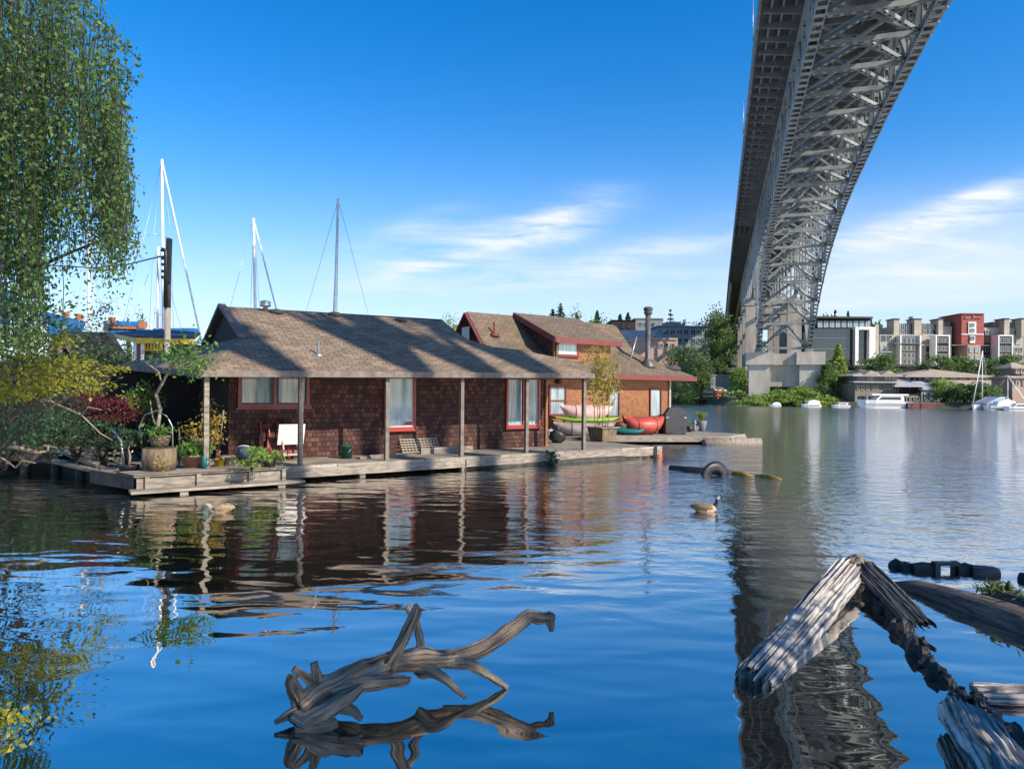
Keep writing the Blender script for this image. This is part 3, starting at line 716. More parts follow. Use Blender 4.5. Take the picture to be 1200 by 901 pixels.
# waterfront office with low hipped roofs
t = building('waterfront_office', 'brown two storey waterfront office with gabled dormers above the white boat', 148, 1035, 474)
part(t, 'wall', m_taupe, [(1002, 449, 1058, 476, 148, 14), (1004, 438, 1052, 449, 150, 11)])
hip(t, 'roof', m_greyroof, 1001, 1054, 439.5, 433, 149.5, 11, 7, .5)
hip(t, 'lower_roof', m_greyroof, 1050, 1081, 452, 443, 146.5, 12, 4.5, .6)
part(t, 'canopy', m_greyroof, [(1000.6, 446.8, 1055, 448.6, 146.6, 2.2)])
for x0, x1 in ((1012.5, 1029), (1033, 1052)):
    a, b_, c = px(x0, 439.4, 148.9), px(x1, 439.4, 148.9), px((x0 + x1) / 2, 433.8, 148.9)
    MB().prism([a, b_, c], (0, 5, 0)).build('gable', m_tanroof, t)
for x0 in (1015.5, 1019.5, 1036.5, 1041, 1045.5): window(t, x0, 440.6, x0 + 3.6, 446, 149.95, m_cream)
for x0 in (1004, 1009, 1015, 1021, 1025.5, 1036.5, 1041, 1045.5): window(t, x0, 451.6, x0 + 3.6, 457, 147.95, m_cream)
for x0 in (1054.2, 1059, 1063.8, 1068.6, 1073.4): window(t, x0, 452.6, x0 + 4.2, 462, 147.3, m_dark, None, 1, 2)
part(t, 'bay_wall', m_taupe, [(1052.5, 452, 1079, 476, 147.4, 10)])
for x0 in (1062, 1067, 1073): window(t, x0, 465, x0 + 4, 471, 147.3, m_cream)
for x0 in (1006, 1011, 1019, 1024): window(t, x0, 464, x0 + 3.6, 470, 147.95, m_dark)
t = building('grey_shed', 'small shed with pale metal roof between the office and the tan roofed building', 147, 1090, 474, 'shed')
part(t, 'wall', m_greyst, [(1079.6, 455, 1097, 476, 147, 9)]); hip(t, 'roof', m_greyroof, 1079, 1098, 455.5, 446.4, 147, 9, 1, .4)
window(t, 1083, 461, 1086, 474, 146.9, m_white); window(t, 1089, 462, 1093, 468, 146.9, m_white)
t = building('tan_roofed_building', 'long low building with two tiers of tan shingled roof', 156, 1115, 470)
part(t, 'wall', m_greyst, [(1063, 439, 1165, 476, 156, 16)]); hip(t, 'roof', m_tanroof, 1062.5, 1167, 440.6, 431, 155.6, 16, 11, .8)
part(t, 'lower_wall', m_taupe, [(1099, 452.4, 1166, 476, 153, 3)])
p, q, r_, s_ = px(1097, 452.6, 152), px(1168, 452.6, 152), px(1168, 445.6, 155.9), px(1100, 445.6, 155.9)
MB().prism([p, q, r_, s_], (0, 0, .22)).build('lower_roof', m_tanroof, t)
for x0 in (1066, 1072, 1078, 1084): window(t, x0, 441.5, x0 + 5, 447, 155.9, m_greyst)
for x0 in (1103, 1114, 1125, 1136, 1147): window(t, x0, 440.8, x0 + 6.4, 445, 155.9, m_white, None, 2)
for x0 in (1104, 1112, 1121, 1131, 1141, 1151): window(t, x0, 455, x0 + 4, 459, 152.95, m_greyst)
for x0 in (1087, 1124, 1140.5): part(t, 'roof_vent', m_darkbrown, [(x0, 430.2, x0 + 1.8, 434, 160, .6)])
t = building('brick_lookout_tower', 'brick tower with a hipped belvedere roof at the right edge', 136, 1195, 470, 'tower')
part(t, 'wall', m_brickpink, [(1186.5, 441, 1215, 477, 136, 6)]); part(t, 'belvedere', m_taupe, [(1188, 430, 1204, 439, 137, 4)])
hip(t, 'roof', m_tanroof, 1186, 1206, 430.4, 424.4, 136.7, 4.4, 1.6, .3); hip(t, 'lower_roof', m_tanroof, 1184.5, 1217, 441.6, 438.6, 135.6, 6.5, 1.2, .3)
for x0 in (1190, 1196): window(t, x0, 431.8, x0 + 4, 437.6, 136.9, m_white)
for x0 in (1190, 1198): window(t, x0, 446, x0 + 4, 452, 135.9, m_white)

# buildings left of the pier
t = building('grey_office', 'blue grey flat roofed office with two rows of windows behind the trees', 250, 800, 420)
part(t, 'wall', m_blueg, [(771, 383.4, 832, 470, 250, 20)]); part(t, 'roof', m_greyst, [(770, 381.4, 833.5, 383.4, 249.4, 21)])
part(t, 'penthouse', m_greyst, [(781, 377, 798, 381.4, 256, 8)])
for x0 in range(777, 829, 8):
    for y0 in (386, 396.5, 407): window(t, x0, y0, x0 + 6.2, y0 + 6.4, 249.9, m_white, m_panedark, 2)
t = building('grey_apartment', 'plain grey block with a few windows above the roofline of the house', 290, 760, 400)
part(t, 'wall', m_greyst, [(744, 374, 777, 420, 290, 20)]); part(t, 'roof', m_blueg, [(743.5, 372.6, 777.5, 374, 289.6, 21)])
for x0 in (748, 754): window(t, x0, 378, x0 + 4.4, 382, 289.9, m_white)
t = building('dark_timber_building', 'dark timber clad block left of the grey blocks on the skyline', 270, 728, 400)
part(t, 'wall', m_darkbrown, [(717, 376, 744.5, 420, 270, 20)]); part(t, 'parapet', m_dark, [(716.5, 374.8, 745, 376, 269.6, 21)])
for x0 in (721, 728, 735): window(t, x0, 379, x0 + 4, 385, 269.9, m_dark, m_panedark)
t = building('peach_brick_building', 'peach brick building with a pinkish roof behind the stove pipe', 200, 760, 420)
part(t, 'wall', m_brickpink, [(738, 396, 794, 440, 200, 14), (728, 401, 738, 440, 201, 14)])
for (xx, yy_) in ((738, 794),): 
    p, q = px(727, 401, 199.4), px(771, 388.8, 206)
    MB().prism([px(727, 401, 199.4), px(764, 396.4, 199.4), px(770, 388.6, 206), px(728, 388.2, 206)], (0, 0, .3)).build('roof', m_pinkroof, t)
part(t, 'parapet', m_brickpink, [(764, 395.8, 794, 398.4, 199.6, 14)])
for x0 in (742, 751.5, 767, 773, 779, 786): window(t, x0, 402.4, x0 + 4.4, 408, 199.9, m_white)
t = building('stone_terrace_wall', 'dark stone retaining wall below the bridge approach', 196, 850, 455, 'wall')
part(t, 'wall', m_greyst, [(833, 440, 856, 458, 196, 3)]); part(t, 'coping', m_conc, [(832.6, 438.8, 856.4, 440, 195.8, 3.4)])
# orange gangway stand and timber dock
t = building('orange_stand', 'orange painted timber stand at the end of the far dock', 172, 842, 466, 'stand')
for x0 in (836, 841, 846.4): part(t, 'leg', M_paint('orange_paint', (.5, .15, .03)) if x0 == 836 else bpy.data.materials['orange_paint'], [(x0, 456, x0 + 1.4, 469, 172, .3)])
part(t, 'rail', bpy.data.materials['orange_paint'], [(836, 457.4, 847.8, 459.4, 171.8, .2), (836, 462.4, 847.8, 464, 171.8, .2)])
t = building('far_dock', 'low dark timber dock on the far bank under the orange stand', 170, 850, 470, 'dock')
part(t, 'deck', m_greyd, [(812, 467.4, 878, 469.4, 168, 5)])
for x0 in range(814, 878, 8): part(t, 'pile', m_greyd, [(x0, 469.4, x0 + 1.4, 474, 168.3, .4)])
t = building('notice_board', 'small white notice board on the far bank', 166, 876, 466, 'sign')
part(t, 'panel', m_white, [(873.6, 463.6, 879.4, 467, 166, .15)]); part(t, 'post', m_white, [(876, 467, 877, 472, 166.02, .1)])

def car(x, y, d, matp, label):
    p = px(x, y, d); t = thing('parked_car', label, 'car', p, 'cars parked on the far bank')
    MB().prism([p + V(*q) for q in ((-2.2, 0, .3), (2.2, 0, .3), (2.2, 0, .8), (1.5, 0, .95), (.9, 0, 1.45), (-1.0, 0, 1.45), (-1.6, 0, .95), (-2.2, 0, .85))], (0, 1.7, 0)).build('body', matp, t)
    MB().prism([p + V(*q) for q in ((1.25, -.03, .98), (.8, -.03, 1.38), (-.9, -.03, 1.38), (-1.3, -.03, .98))], (0, .05, 0)).build('window', m_panedark, t)
    for sx_ in (-1.4, 1.4):
        MB().tube([p + V(sx_, -.05, .33), p + V(sx_, .2, .33)], .33, 12).build('wheel', m_black, t)
def on_ground(x, d):
    r = ray(x, 461); return V(r.x * d, d, ground_h(r.x * d, d))
for x, d, mm_, lb in ((832, 185, M_paint('blue_car_paint', (.05, .08, .2), .3), 'dark blue car parked beside the stone wall'), (842, 187, m_white, 'white car parked right of the dark blue car'), (823, 190, m_black, 'black car parked near the trees behind the house')):
    g = on_ground(x, d); r = (g - CAMP); car(600 + 800 * r.x / d, CY - 800 * (g.z - CAM_H) / d, d, mm_, lb)

# boats on the far shore
def motorboat(x, y, d, L, label, group=None, cover=False, name='motor_boat'):
    p = px(x, y, d); p.z = 0; t = thing(name, label, 'boat', p, group)
    H = L * .13
    def sec(f, z, w): return p + V((f - .5) * L, 0, z), w
    vs, fs = [], []
    st = [(0, .30), (.12, .42), (.3, .5), (.7, .5), (1, .44)]
    for f, w in st:
        bw = L * .32 * w; sh = H * (1.25 - .35 * f)
        vs += [p + V((f - .5) * L, -bw if f else -.05, sh), p + V((f - .45 if f == 0 else f - .5) * L, -bw * .7, -.1), p + V((f - .45 if f == 0 else f - .5) * L, bw * .7, -.1), p + V((f - .5) * L, bw if f else .05, sh)]
    for i in range(len(st) - 1):
        o = i * 4
        for k in range(4): fs.append((o + k, o + (k + 1) % 4, o + 4 + (k + 1) % 4, o + 4 + k))
    fs += [(3, 2, 1, 0), tuple(len(st) * 4 - 4 + k for k in range(4))]
    MB().add(vs, fs).build('hull', m_white, t)
    c = lambda a, b_, z: p + V((a - .5) * L, b_ * L, z)
    if cover:
        MB().prism([c(.3, -.13, H), c(.94, -.13, H), c(.9, -.13, H * 2.3), c(.62, -.13, H * 2.8), c(.36, -.13, H * 2.2)], (0, L * .26, 0)).build('boat_cover', m_white, t)
    else:
        MB().prism([c(.3, -.11, H), c(.86, -.11, H), c(.84, -.11, H * 1.9), c(.42, -.11, H * 1.9)], (0, L * .22, 0)).build('cabin', m_white, t)
        MB().prism([c(.36, -.113, H * 1.2), c(.8, -.113, H * 1.2), c(.79, -.113, H * 1.65), c(.43, -.113, H * 1.65)], (0, L * .226, 0)).build('window', m_panedark, t)
        MB().prism([c(.36, -.125, H * 1.9), c(.9, -.125, H * 1.9), c(.9, -.125, H * 2.05), c(.36, -.125, H * 2.05)], (0, L * .25, 0)).build('roof', m_white, t)
    MB().box(p + V(0, 0, H * .55), (L * .8, L * .331, .08)).build('rubbing_strake', m_charcoal, t)
    return t
t = motorboat(1034, 478, 139, 10.6, 'long white motor yacht with a two deck cabin moored before the brown office', name='motor_yacht')
pz = px(1034, 478, 139)
MB().prism([V(pz.x - 2.6, 137.7, 2.55), V(pz.x + 4.6, 137.7, 2.55), V(pz.x + 4.6, 137.7, 2.85), V(pz.x - 2.9, 137.7, 2.85)], (0, 2.6, 0)).build('upper_deck', m_white, t)
motorboat(908, 475.5, 149.5, 2.6, 'small white covered boat at the middle of the pier bank', 'small white boats by the bridge pier', True)
motorboat(950, 477, 146, 4.2, 'white open motor boat below the tall pointed cypress', 'small white boats by the bridge pier', True)
motorboat(985, 478, 140, 3.8, 'white cabin boat with a dark window next to the cypress', 'small white boats by the bridge pier')
t = building('dark_red_barge', 'low dark red floating dock to the right of the white yacht', 137, 1086, 478, 'dock')
m_maroon = M_paint('maroon_paint', (.11, .035, .03), .7)
p, q = px(1064, 473, 137), px(1108, 480, 137)
MB().mm((p.x, 137, -.3), (q.x, 139.5, 1.05)).build('hull', m_maroon, t); MB().mm((p.x + .2, 137.1, 1.05), (q.x - .2, 139.3, 1.14)).build('deck', m_grey, t)
def sailboat(loc, L, mast, label, rz=0, rake=.01, group=None, spread=.45, cat='sailboat', hullm=None, jib=True, trunk=.09):
    loc = Vector(loc); t = thing('sailboat', label, cat, loc, group)
    ca, sa = math.cos(rz), math.sin(rz)
    W = lambda a, b_, z: loc + V(a * ca - b_ * sa, a * sa + b_ * ca, z)
    vs, fs = [], []; st = [(-.5, .02, 1.0), (-.3, .11, .9), (0, .16, .8), (.3, .14, .8), (.5, .1, .85)]
    for f, w, sh in st:
        vs += [W(f * L, -w * L, sh), W(f * L * .92, -w * L * .45, -.2), W(f * L * .92, w * L * .45, -.2), W(f * L, w * L, sh)]
    for i in range(4):
        for k in range(4): fs.append((i * 4 + k, i * 4 + (k + 1) % 4, i * 4 + 4 + (k + 1) % 4, i * 4 + 4 + k))
    fs += [(3, 2, 1, 0), (16, 17, 18, 19)]
    MB().add(vs, fs).build('hull', hullm or m_white, t)
    MB().prism([W(-.2 * L, -.08 * L, .8), W(.25 * L, -.09 * L, .8), W(.25 * L, .09 * L, .8), W(-.2 * L, .08 * L, .8)], (0, 0, .5)).build('cabin', m_white, t)
    mt = W(-.05 * L + mast * rake, 0, mast)
    MB().tube([W(-.05 * L, 0, .8), mt], [trunk, trunk * .75], 8).build('mast', m_white, t)
    zb = mast * spread; mbx = MB(); mbx.tube([W(-.05 * L + zb * rake, -.09 * L, zb), W(-.05 * L + zb * rake, 0, zb), W(-.05 * L + zb * rake, .09 * L, zb)], .035, 5); mbx.build('spreader', m_metal, t)
    MB().tube([W(-.04 * L, 0, 1.9), W(.42 * L, 0, 1.9)], .07, 6).build('boom', m_white, t)
    for a, b_ in ((-.5, 0), (.5, 0), (-.02, .15), (-.02, -.15)):
        s_ = W(a * L, b_ * L, .9)
        if b_: mid = W(-.05 * L + zb * rake, .09 * L * (1 if b_ > 0 else -1), zb); MB().tube([s_, mid, mt], .018, 4).build('stay', m_metal, t)
        else: MB().tube([s_, mt - V(0, 0, .1)], .09 if (jib and a < 0) else .018, 5).build('furled_jib' if (jib and a < 0) else 'stay', m_white if (jib and a < 0) else m_metal, t)
    return t
sailboat(px(1152, 480, 131) * 1 - V(0, 0, px(1152, 480, 131).z), 9, 11.3, 'white sailboat with a pale mast at the right marina', .6, .0, 'sailboats at the right marina', .4)
sailboat(V(px(1178, 480, 127).x, 127, 0), 7, 6.4, 'small sailboat with a short brown tipped mast at the right edge marina', 2.6, .0, 'sailboats at the right marina', .5)
motorboat(1172, 480, 124, 5.6, 'white boat under a peaked cover in the right marina', 'white boats in the right marina', True)
motorboat(1192, 480.5, 122, 5.0, 'white cabin boat nearest the right edge of the photo', 'white boats in the right marina')
t = building('boat_tent', 'blue and white peaked shelter over the right marina', 128, 1168, 470, 'tent')
m_tent = M_paint('pale_blue_canvas', (.45, .5, .6), .8)
a, b_, c, e_ = px(1158, 472, 127), px(1189, 472, 127), px(1172, 465, 127), px(1180, 465, 127)
MB().prism([a, b_, e_, c], (0, 4, 0)).build('canopy', m_tent, t)
for q in (a, b_): 
    MB().beam(q + V(0, .1, 0), V(q.x, q.y + .1, 0), .1, .1).build('leg', m_white, t)

# far vegetation
G_FAR = 'bushes along the far bank'
rr = random.Random(4)
protoA = shrub('bush', (0, 0, 0), 7, 4.2, L_bright, 'bright green bush in the low band beneath the bridge pier', G_FAR, 900, .55, 3, 'bush')
first = True
for k in range(14):
    x = 868 + k * 7.6; d = 153.6 + rr.uniform(-1.2, .8) if x > 868 else 162
    if x > 950: d = 149.5
    g = on_ground(x, d); g.z -= .5
    sc = rr.uniform(.72, 1.02)
    if first: protoA.location = g; first = False
    else: dup(protoA, g, rr.uniform(0, 6), (sc, sc, sc * rr.uniform(.8, 1.1)))
for k, (x, d, sc) in enumerate(((908, 166, .8), (921, 167, .9), (930, 166, .7))):
    c = dup(protoA, on_ground(x, d) + V(0, 0, 1.0), k * 2, sc, 'pale green bush growing in the opening between the pier columns'); c['group'] = 'bushes between the pier columns'
protoB = shrub('bush', (0, 0, 0), 5.5, 3.6, L_far, 'mid green bush on the bank right of the dark red dock', 'bushes before the tan roofed building', 800, .5, 8, 'bush')
first = True
for k in range(11):
    x = 1104 + k * 5.2; d = 141 - k * .9 + rr.uniform(0, 2); g = on_ground(x, d); g.z = max(.2, g.z) - .3; sc = rr.uniform(.7, 1.15)
    if first: protoB.location = g; first = False
    else: dup(protoB, g, rr.uniform(0, 6), (sc, sc, sc * 1.1))
tree('yellow_green_tree', on_ground(1106, 147), 5.6, 5.5, L_bright, 'round yellow green small tree beside the pale metal roofed shed', None, 1400, .45, 21)
# trees before the condominiums: five of one kind
tp = tree('street_tree', (0, 0, 0), 8.5, 9.5, L_far, 'rounded green tree in front of the condominiums, left of the others', 'trees in front of the condominiums', 4200, .6, 5)
LBL = ['rounded green tree in front of the glass office corner, leftmost of its row', 'rounded green tree below the two white window bays', 'rounded green tree just left of the red brick tower', 'rounded green tree just right of the red brick tower', 'rounded green tree above the brick lookout tower at right']
for k, (x, y, d, sc) in enumerate(((1036, 444, 178, 1.0), (1097, 443, 180, .85), (1125, 443, 181, .85), (1160, 446, 178, .8), (1186, 446, 178, .95))):
    p = px(x, y, d); p.z = ground_h(p.x, p.y)
    top = px(x, (414, 416, 417, 420, 415)[k], d).z; s_ = (top - p.z) / 8.5
    if k == 0: tp.location = p; tp.scale = (s_ * 1.1, s_ * 1.1, s_); tp['label'] = LBL[0]
    else: dup(tp, p, k * 1.3, (s_ * 1.05, s_ * 1.05, s_), LBL[k])
def fit_tree(fn, x, ytop, d, w_px, *a, **k):
    g = on_ground(x, d); h = px(x, ytop, d).z - g.z
    return fn(a[0], g, h, w_px * d / 800, *a[1:], **k)
fit_tree(conifer, 982, 402, 158, 40, 'cypress_tree', L_bright, 'tall pointed bright green cypress right of the bridge pier', n=11000, size=.62, seed=7, bare=.0, whorls=22)
fit_tree(tree, 969, 424, 154, 26, 'leafy_tree', L_far, 'darker rounded tree leaning against the cypress by the pier', n=4500, size=.5, seed=9, trunk=.02)
fit_tree(tree, 868, 424, 176, 28, 'leafy_tree', L_bright, 'light green young tree left of the bridge pier', n=2400, size=.5, seed=11, trunk=.05)
fit_tree(tree, 822, 416, 178, 26, 'leafy_tree', L_far, 'mid green tree between the house and the stone wall', n=2600, size=.5, seed=12, trunk=.05)
fit_tree(tree, 800, 398, 186, 58, 'broad_tree', L_far, 'broad green tree behind the stove pipe', n=4600, size=.6, seed=13, trunk=.04, nclump=50)
fit_tree(tree, 840, 358, 215, 36, 'tall_shaded_tree', L_far, 'tall shaded tree in the shadow left of the bridge deck', n=5200, size=.65, seed=14, trunk=.02, nclump=60)
fit_tree(tree, 832, 362, 262, 40, 'sunlit_hill_tree', L_far, 'tall sunlit tree on the hill left of the bridge deck', n=3000, size=.8, seed=15)
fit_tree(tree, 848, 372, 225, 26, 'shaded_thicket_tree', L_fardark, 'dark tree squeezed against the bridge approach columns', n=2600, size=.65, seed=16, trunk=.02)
fit_tree(conifer, 785, 361, 285, 26, 'pointed_tree', L_far, 'pointed green tree rising behind the grey office roof', n=1800, size=.9, seed=17)
fit_tree(tree, 797, 370, 280, 24, 'rounded_hill_tree', L_far, 'rounded tree beside the pointed tree on the grey office roofline', n=1600, size=.9, seed=18)
fit_tree(tree, 790, 442, 172, 30, 'waterside_tree', L_far, 'low leafy tree at the water right of the red fascia corner', n=2000, size=.45, seed=19, trunk=.02)
fit_tree(tree, 806, 449, 170, 22, 'waterside_tree', L_bright, 'low bright tree at the water edge left of the far dock', n=1500, size=.45, seed=20, trunk=.02)
G_SK = 'conifers on the skyline behind the houses'
for k, (x, yt, w_) in enumerate(((656, 353, 18), (647, 360, 20), (675, 364, 11), (699, 362, 14), (726, 367, 12), (735, 365, 12), (615, 369, 6), (631, 368, 6), (583, 366, 6), (592, 367, 7), (978, 362, 9), (993, 363, 6))):
    lb = ['tallest dark conifer on the skyline above the dormer', 'broader conifer left of the tallest skyline conifer', 'small conifer just right of the tallest skyline conifer', 'narrow conifer above the right end of the cedar roof', 'small conifer on the roof of the dark timber block', 'twin small conifer over the dark timber block', 'tiny conifer tip above the dormer roof start', 'tiny conifer tip left of the tall skyline conifer', 'tiny conifer tip at the cedar ridge', 'tiny conifer tip right of the cedar ridge end', 'dark conifer behind the glass office roof vents', 'slim conifer on the glass office roofline'][k]
    fit_tree(conifer, x, yt, 330 + k * 3, w_ * 2.1, 'skyline_conifer', L_conif, lb, G_SK, n=4200, size=1.1, seed=30 + k, whorls=30)
for k, (x, yt, w_, d) in enumerate(((527, 366, 44, 300), (670, 364, 34, 320), (648, 366, 36, 300), (622, 369, 40, 310), (700, 369, 40, 320), (967, 366, 14, 290), (1066, 371, 8, 300), (1028, 379, 12, 230), (598, 370, 34, 320))):
    lb = ['rounded green tree showing between the two roofs', 'pale rounded tree at the foot of the skyline conifers', 'green tree under the tallest skyline conifer', 'low green tree behind the dormer roof', 'low green tree behind the right end of the cedar ridge', 'small green tree behind the glass office', 'small tree above the condominium roofs', 'dark tree in the gap beside the condominium', 'low tree behind the start of the dormer'][k]
    fit_tree(tree, x, yt, d, w_, 'skyline_tree', L_far if k != 0 else L_bright, lb, 'rounded trees on the skyline', n=2600, size=1.0, seed=50 + k)
# distant wooded mass closing the hill
def woods():
    rg = np.random.default_rng(77); P = []
    for k in range(190):
        x = rg.uniform(-420, 330); 
        d = rg.uniform(330, 470); z = ground_h(x, d); h = rg.uniform(7, 13); w = rg.uniform(8, 14)
        q, _ = crown_pts((x, d, z + h * .5), (w / 2, w / 2, h * .5), 260, rg, 14, .4); P.append(q)
    return np.concatenate(P)
struct(leaf_obj('distant_woods', L_far, None, woods(), 1.9, 78), 'stuff')

# ================================================================== SHINGLED HOUSEBOAT
HO = gnd(352, 545, .40); HO.z = 0
HD = R(35.3); HE = V(math.cos(HD), math.sin(HD), 0); HB = V(-math.sin(HD), math.cos(HD), 0)   # along the front, away from the front
def HA(s, t, z): return HO + HE * s + HB * t + V(0, 0, z)
def hs_(x, y, t):
    p = hitp(x, y, HA(0, t, 0), HB); q = p - HO; return q.dot(HE), p.z
house = thing('houseboat', 'brown shingled houseboat with a weathered roof and porch posts, in front of the cedar one', 'houseboat', HA(3, 3, 0))
DK = .40
poly = [(-.55, -.14), (13.0, -.14), (13.1, 5.0), (11, 9.8), (-6.6, 9.8), (-4.5, 1.46), (-3.8, -.5), (-.55, -.5)]
MB().prism([HA(s, t, DK - .07) for s, t in poly], (0, 0, .07)).build('deck', m_deck, house)
mbx = MB()
for a, b_ in ((-.52, 4.9), (4.94, 13.0)): mbx.beam(HA(a, -.1, DK - .19), HA(b_, -.1, DK - .19), .07, .24)
mbx.build('deck_fascia', m_grey, house)
MB().beam(HA(12.96, -.06, DK - .19), HA(13.05, 5.0, DK - .19), .07, .24).build('deck_fascia', m_grey, house)
for s in (1.7, 4.92, 7.2, 8.6, 9.8, 10.9, 12.4): MB().beam(HA(s, .05, -.3), HA(s, .05, DK - .08), .16, .16, HE).build('pile', m_grey, house)
mbx = MB(); mbx.prism([HA(s, t, -.2) for s, t in ((-.5, .6), (11, .6), (11, 9), (-6, 9), (-4.2, 1.7), (-3.4, .2))], (0, 0, .5)); mbx.build('float', m_dark, house)
# lower landing with its planked front, left of the long deck
LG = [(-3.84, -.52), (-.6, -.52)]
mbx = MB(); mbx.prism([HA(-3.86, -.62, DK - .005), HA(-.5, -.62, DK - .005), HA(-.5, .3, DK - .005), HA(-4.1, .3, DK - .005)], (0, 0, .05)); mbx.build('landing_plank', m_deck, house)
MB().beam(HA(-3.8, -.56, .24), HA(-.55, -.56, .24), .06, .22).build('landing_fascia', m_grey, house)
MB().prism([HA(-3.95, -1.0, .07), HA(-.2, -1.0, .07), HA(-.2, -.58, .07), HA(-3.95, -.58, .07)], (0, 0, .06)).build('landing_step', m_grey, house)
for s in (-3.6, -2.55, -1.4, -.62): MB().beam(HA(s, -.63, .1), HA(s, -.63, .40), .09, .09, HE).build('landing_post', m_grey, house)
for s in (-2.9, -.75): MB().beam(HA(s, -.86, -.4), HA(s, -.86, .07), .17, .17, HE).build('pile', m_grey, house)
MB().prism([HA(-4.55, 1.4, DK - .3), HA(-3.84, -.5, DK - .3), HA(-3.84, -.44, DK - .3), HA(-4.5, 1.5, DK - .3)], (0, 0, .3)).build('deck_fascia', m_greyd, house)
# walls
TW = 1.95
sL, _ = hs_(268, 500, TW); sR, _ = hs_(639, 480, TW)
ZE = 2.82
mbx = MB(); mbx.prism([HA(sL, TW, DK), HA(sR, TW, DK), HA(sR, TW + .18, DK), HA(sL, TW + .18, DK)], (0, 0, 2.9)); mbx.build('wall', m_shingle, house)
MB().prism([HA(sR - .2, TW + .19, DK), HA(sR, TW + .19, DK), HA(sR, 7.6, DK), HA(sR - .2, 7.6, DK)], (0, 0, 2.6)).build('wall', m_shingle, house)
MB().prism([HA(sL, TW + .19, DK), HA(sL + .2, TW + .19, DK), HA(sL + .2, 7.6, DK), HA(sL, 7.6, DK)], (0, 0, 2.9)).build('wall', m_darkbrown, house, 'side wall under the porch, its shade put into the dark colour')  # darker than the shingled walls: porch shade is put into the colour
MB().prism([HA(sL, 7.6, DK), HA(sR, 7.6, DK), HA(sR, 7.8, DK), HA(sL, 7.8, DK)], (0, 0, 2.6)).build('wall', m_shingle, house)
MB().beam(HA(sR + .02, TW - .02, DK), HA(sR + .02, TW - .02, DK + 2.5), .1, .1, HE).build('corner_board', m_cedar, house)
MB().prism([HA(sL - .05, 5.6, DK), HA(-9.5, 9.5, DK), HA(-9.5, 9.7, DK), HA(sL - .05, 5.8, DK)], (0, 0, 2.75)).build('porch_shade_wall', m_dark, house)  # near-black wall added to give the porch its deep shade
# posts
def roofz_post(s): return ZE + .0175 * s
for s in (-2.27, 0, 2.42, 4.85, 7.27, 9.7):
    MB().beam(HA(s, .02, DK), HA(s, .02, roofz_post(s) + .02), .11, .11, HE).build('post', m_trim if s > -2 else m_grey, house)
# roof
SK = .0175
def HR(s, t, z): return HA(s, t, z + SK * s)
S0, S1, T0 = -2.42, 9.95, -.16
sa_, za_ = hs_(263, 359, 4.5); RZ = za_ - SK * sa_
n_front = (HR(S1, T0, ZE) - HR(S0, T0, ZE)).cross(HR(0, 4.5, RZ) - HR(0, T0, ZE)).normalized()
def on_front(x, y): return hitp(x, y, HR(0, T0, ZE), n_front)
gb = None
# gable foot on the front slope
f_ = .34; gR = HR(sa_, T0 + (4.5 - T0) * f_ * 1.0, ZE + (RZ - ZE) * f_)
# tune so the foot lands near its place
for i in range(60):
    f_ = .2 + i * .01; q = HR(sa_, T0 + (4.5 - T0) * f_, ZE + (RZ - ZE) * f_); r = q - CAMP
    u_ = CY - 800 * r.dot(cam_u) / r.y
    if u_ <= 395: break
tg, zg = T0 + (4.5 - T0) * f_, ZE + (RZ - ZE) * f_
tgb = 9 - tg
bnd = [on_front(x, y) for x, y in ((520, 376), (533, 388), (549, 398), (577, 406.5), (609, 410), (638, 416), (667, 421))]
ridge1 = HR((bnd[0] - HO).dot(HE), 4.5, RZ)
front = [HR(S0, T0, ZE), HR(S1, T0, ZE)] + bnd[::-1] + [HR(sa_, 4.5, RZ), HR(sa_, tg, zg)]
nrm = V(0, 0, -.10)
roof = MB().prism(front, nrm).build('roof', m_roofA, house)
# left skirt roof, back slope and the hidden right hip
TB = 9.2; TBL = 6.2; SKL = -3.45
skirt = [HR(S0, T0, ZE), HR(sa_, tg, zg), HR(sa_, tgb, zg), HR(S0 - .4, TB, ZE + .2), HR(SKL, TBL, ZE + .32)]
mbx = MB(); mbx.add(skirt + [p + nrm for p in skirt], [(4, 1, 0), (4, 2, 1), (4, 3, 2), (5, 6, 9), (6, 7, 9), (7, 8, 9), (0, 5, 9, 4), (4, 9, 8, 3)]); mbx.build('roof', m_roofA, house)
back = [HR(S0 - .4, TB, ZE + .2), HR(sa_, tgb, zg), HR(sa_, 4.5, RZ), ridge1, HR(S1 - 1, TB, ZE)]
mbx = MB(); mbx.add(back, [(4, 3, 2, 1, 0)]); mbx.build('roof', m_roofA, house)
E1 = HR(S1, T0, ZE); E2 = HR(S1 - 1, TB, ZE)
hipv = [ridge1] + bnd + [E1, E2]
mbx = MB(); mbx.add(hipv, [(i, i + 1, len(hipv) - 1) for i in range(len(hipv) - 2)]); mbx.build('roof', m_roofA, house)
gable = MB().prism([HR(sa_ + .04, tg + .15, zg), HR(sa_ + .04, 4.5, RZ - .05), HR(sa_ + .04, tgb - .15, zg)], HE * .1).build('gable', m_darkbrown, house)
mbx = MB()
for tt in (tg - .05, tgb + .05): mbx.beam(HR(sa_ - .08, tt, zg + .02), HR(sa_ - .08, 4.5, RZ + .03), .1, .2, HE)
mbx.build('barge_board', m_trim, gable)
MB().beam(HR(S0 - .06, T0 - .03, ZE - .07), HR(S1 + .02, T0 - .03, ZE - .07), .06, .16).build('fascia', m_trim, house)
MB().beam(HR(S0 - .03, T0, ZE - .08), HR(SKL - .03, TBL, ZE + .24), .06, .16).build('fascia', m_trim, house)
MB().beam(HR(S1 - .0, T0 + .1, ZE - .09), HR(S1 - 1, TB, ZE - .09), .06, .16).build('fascia', m_trim, house)
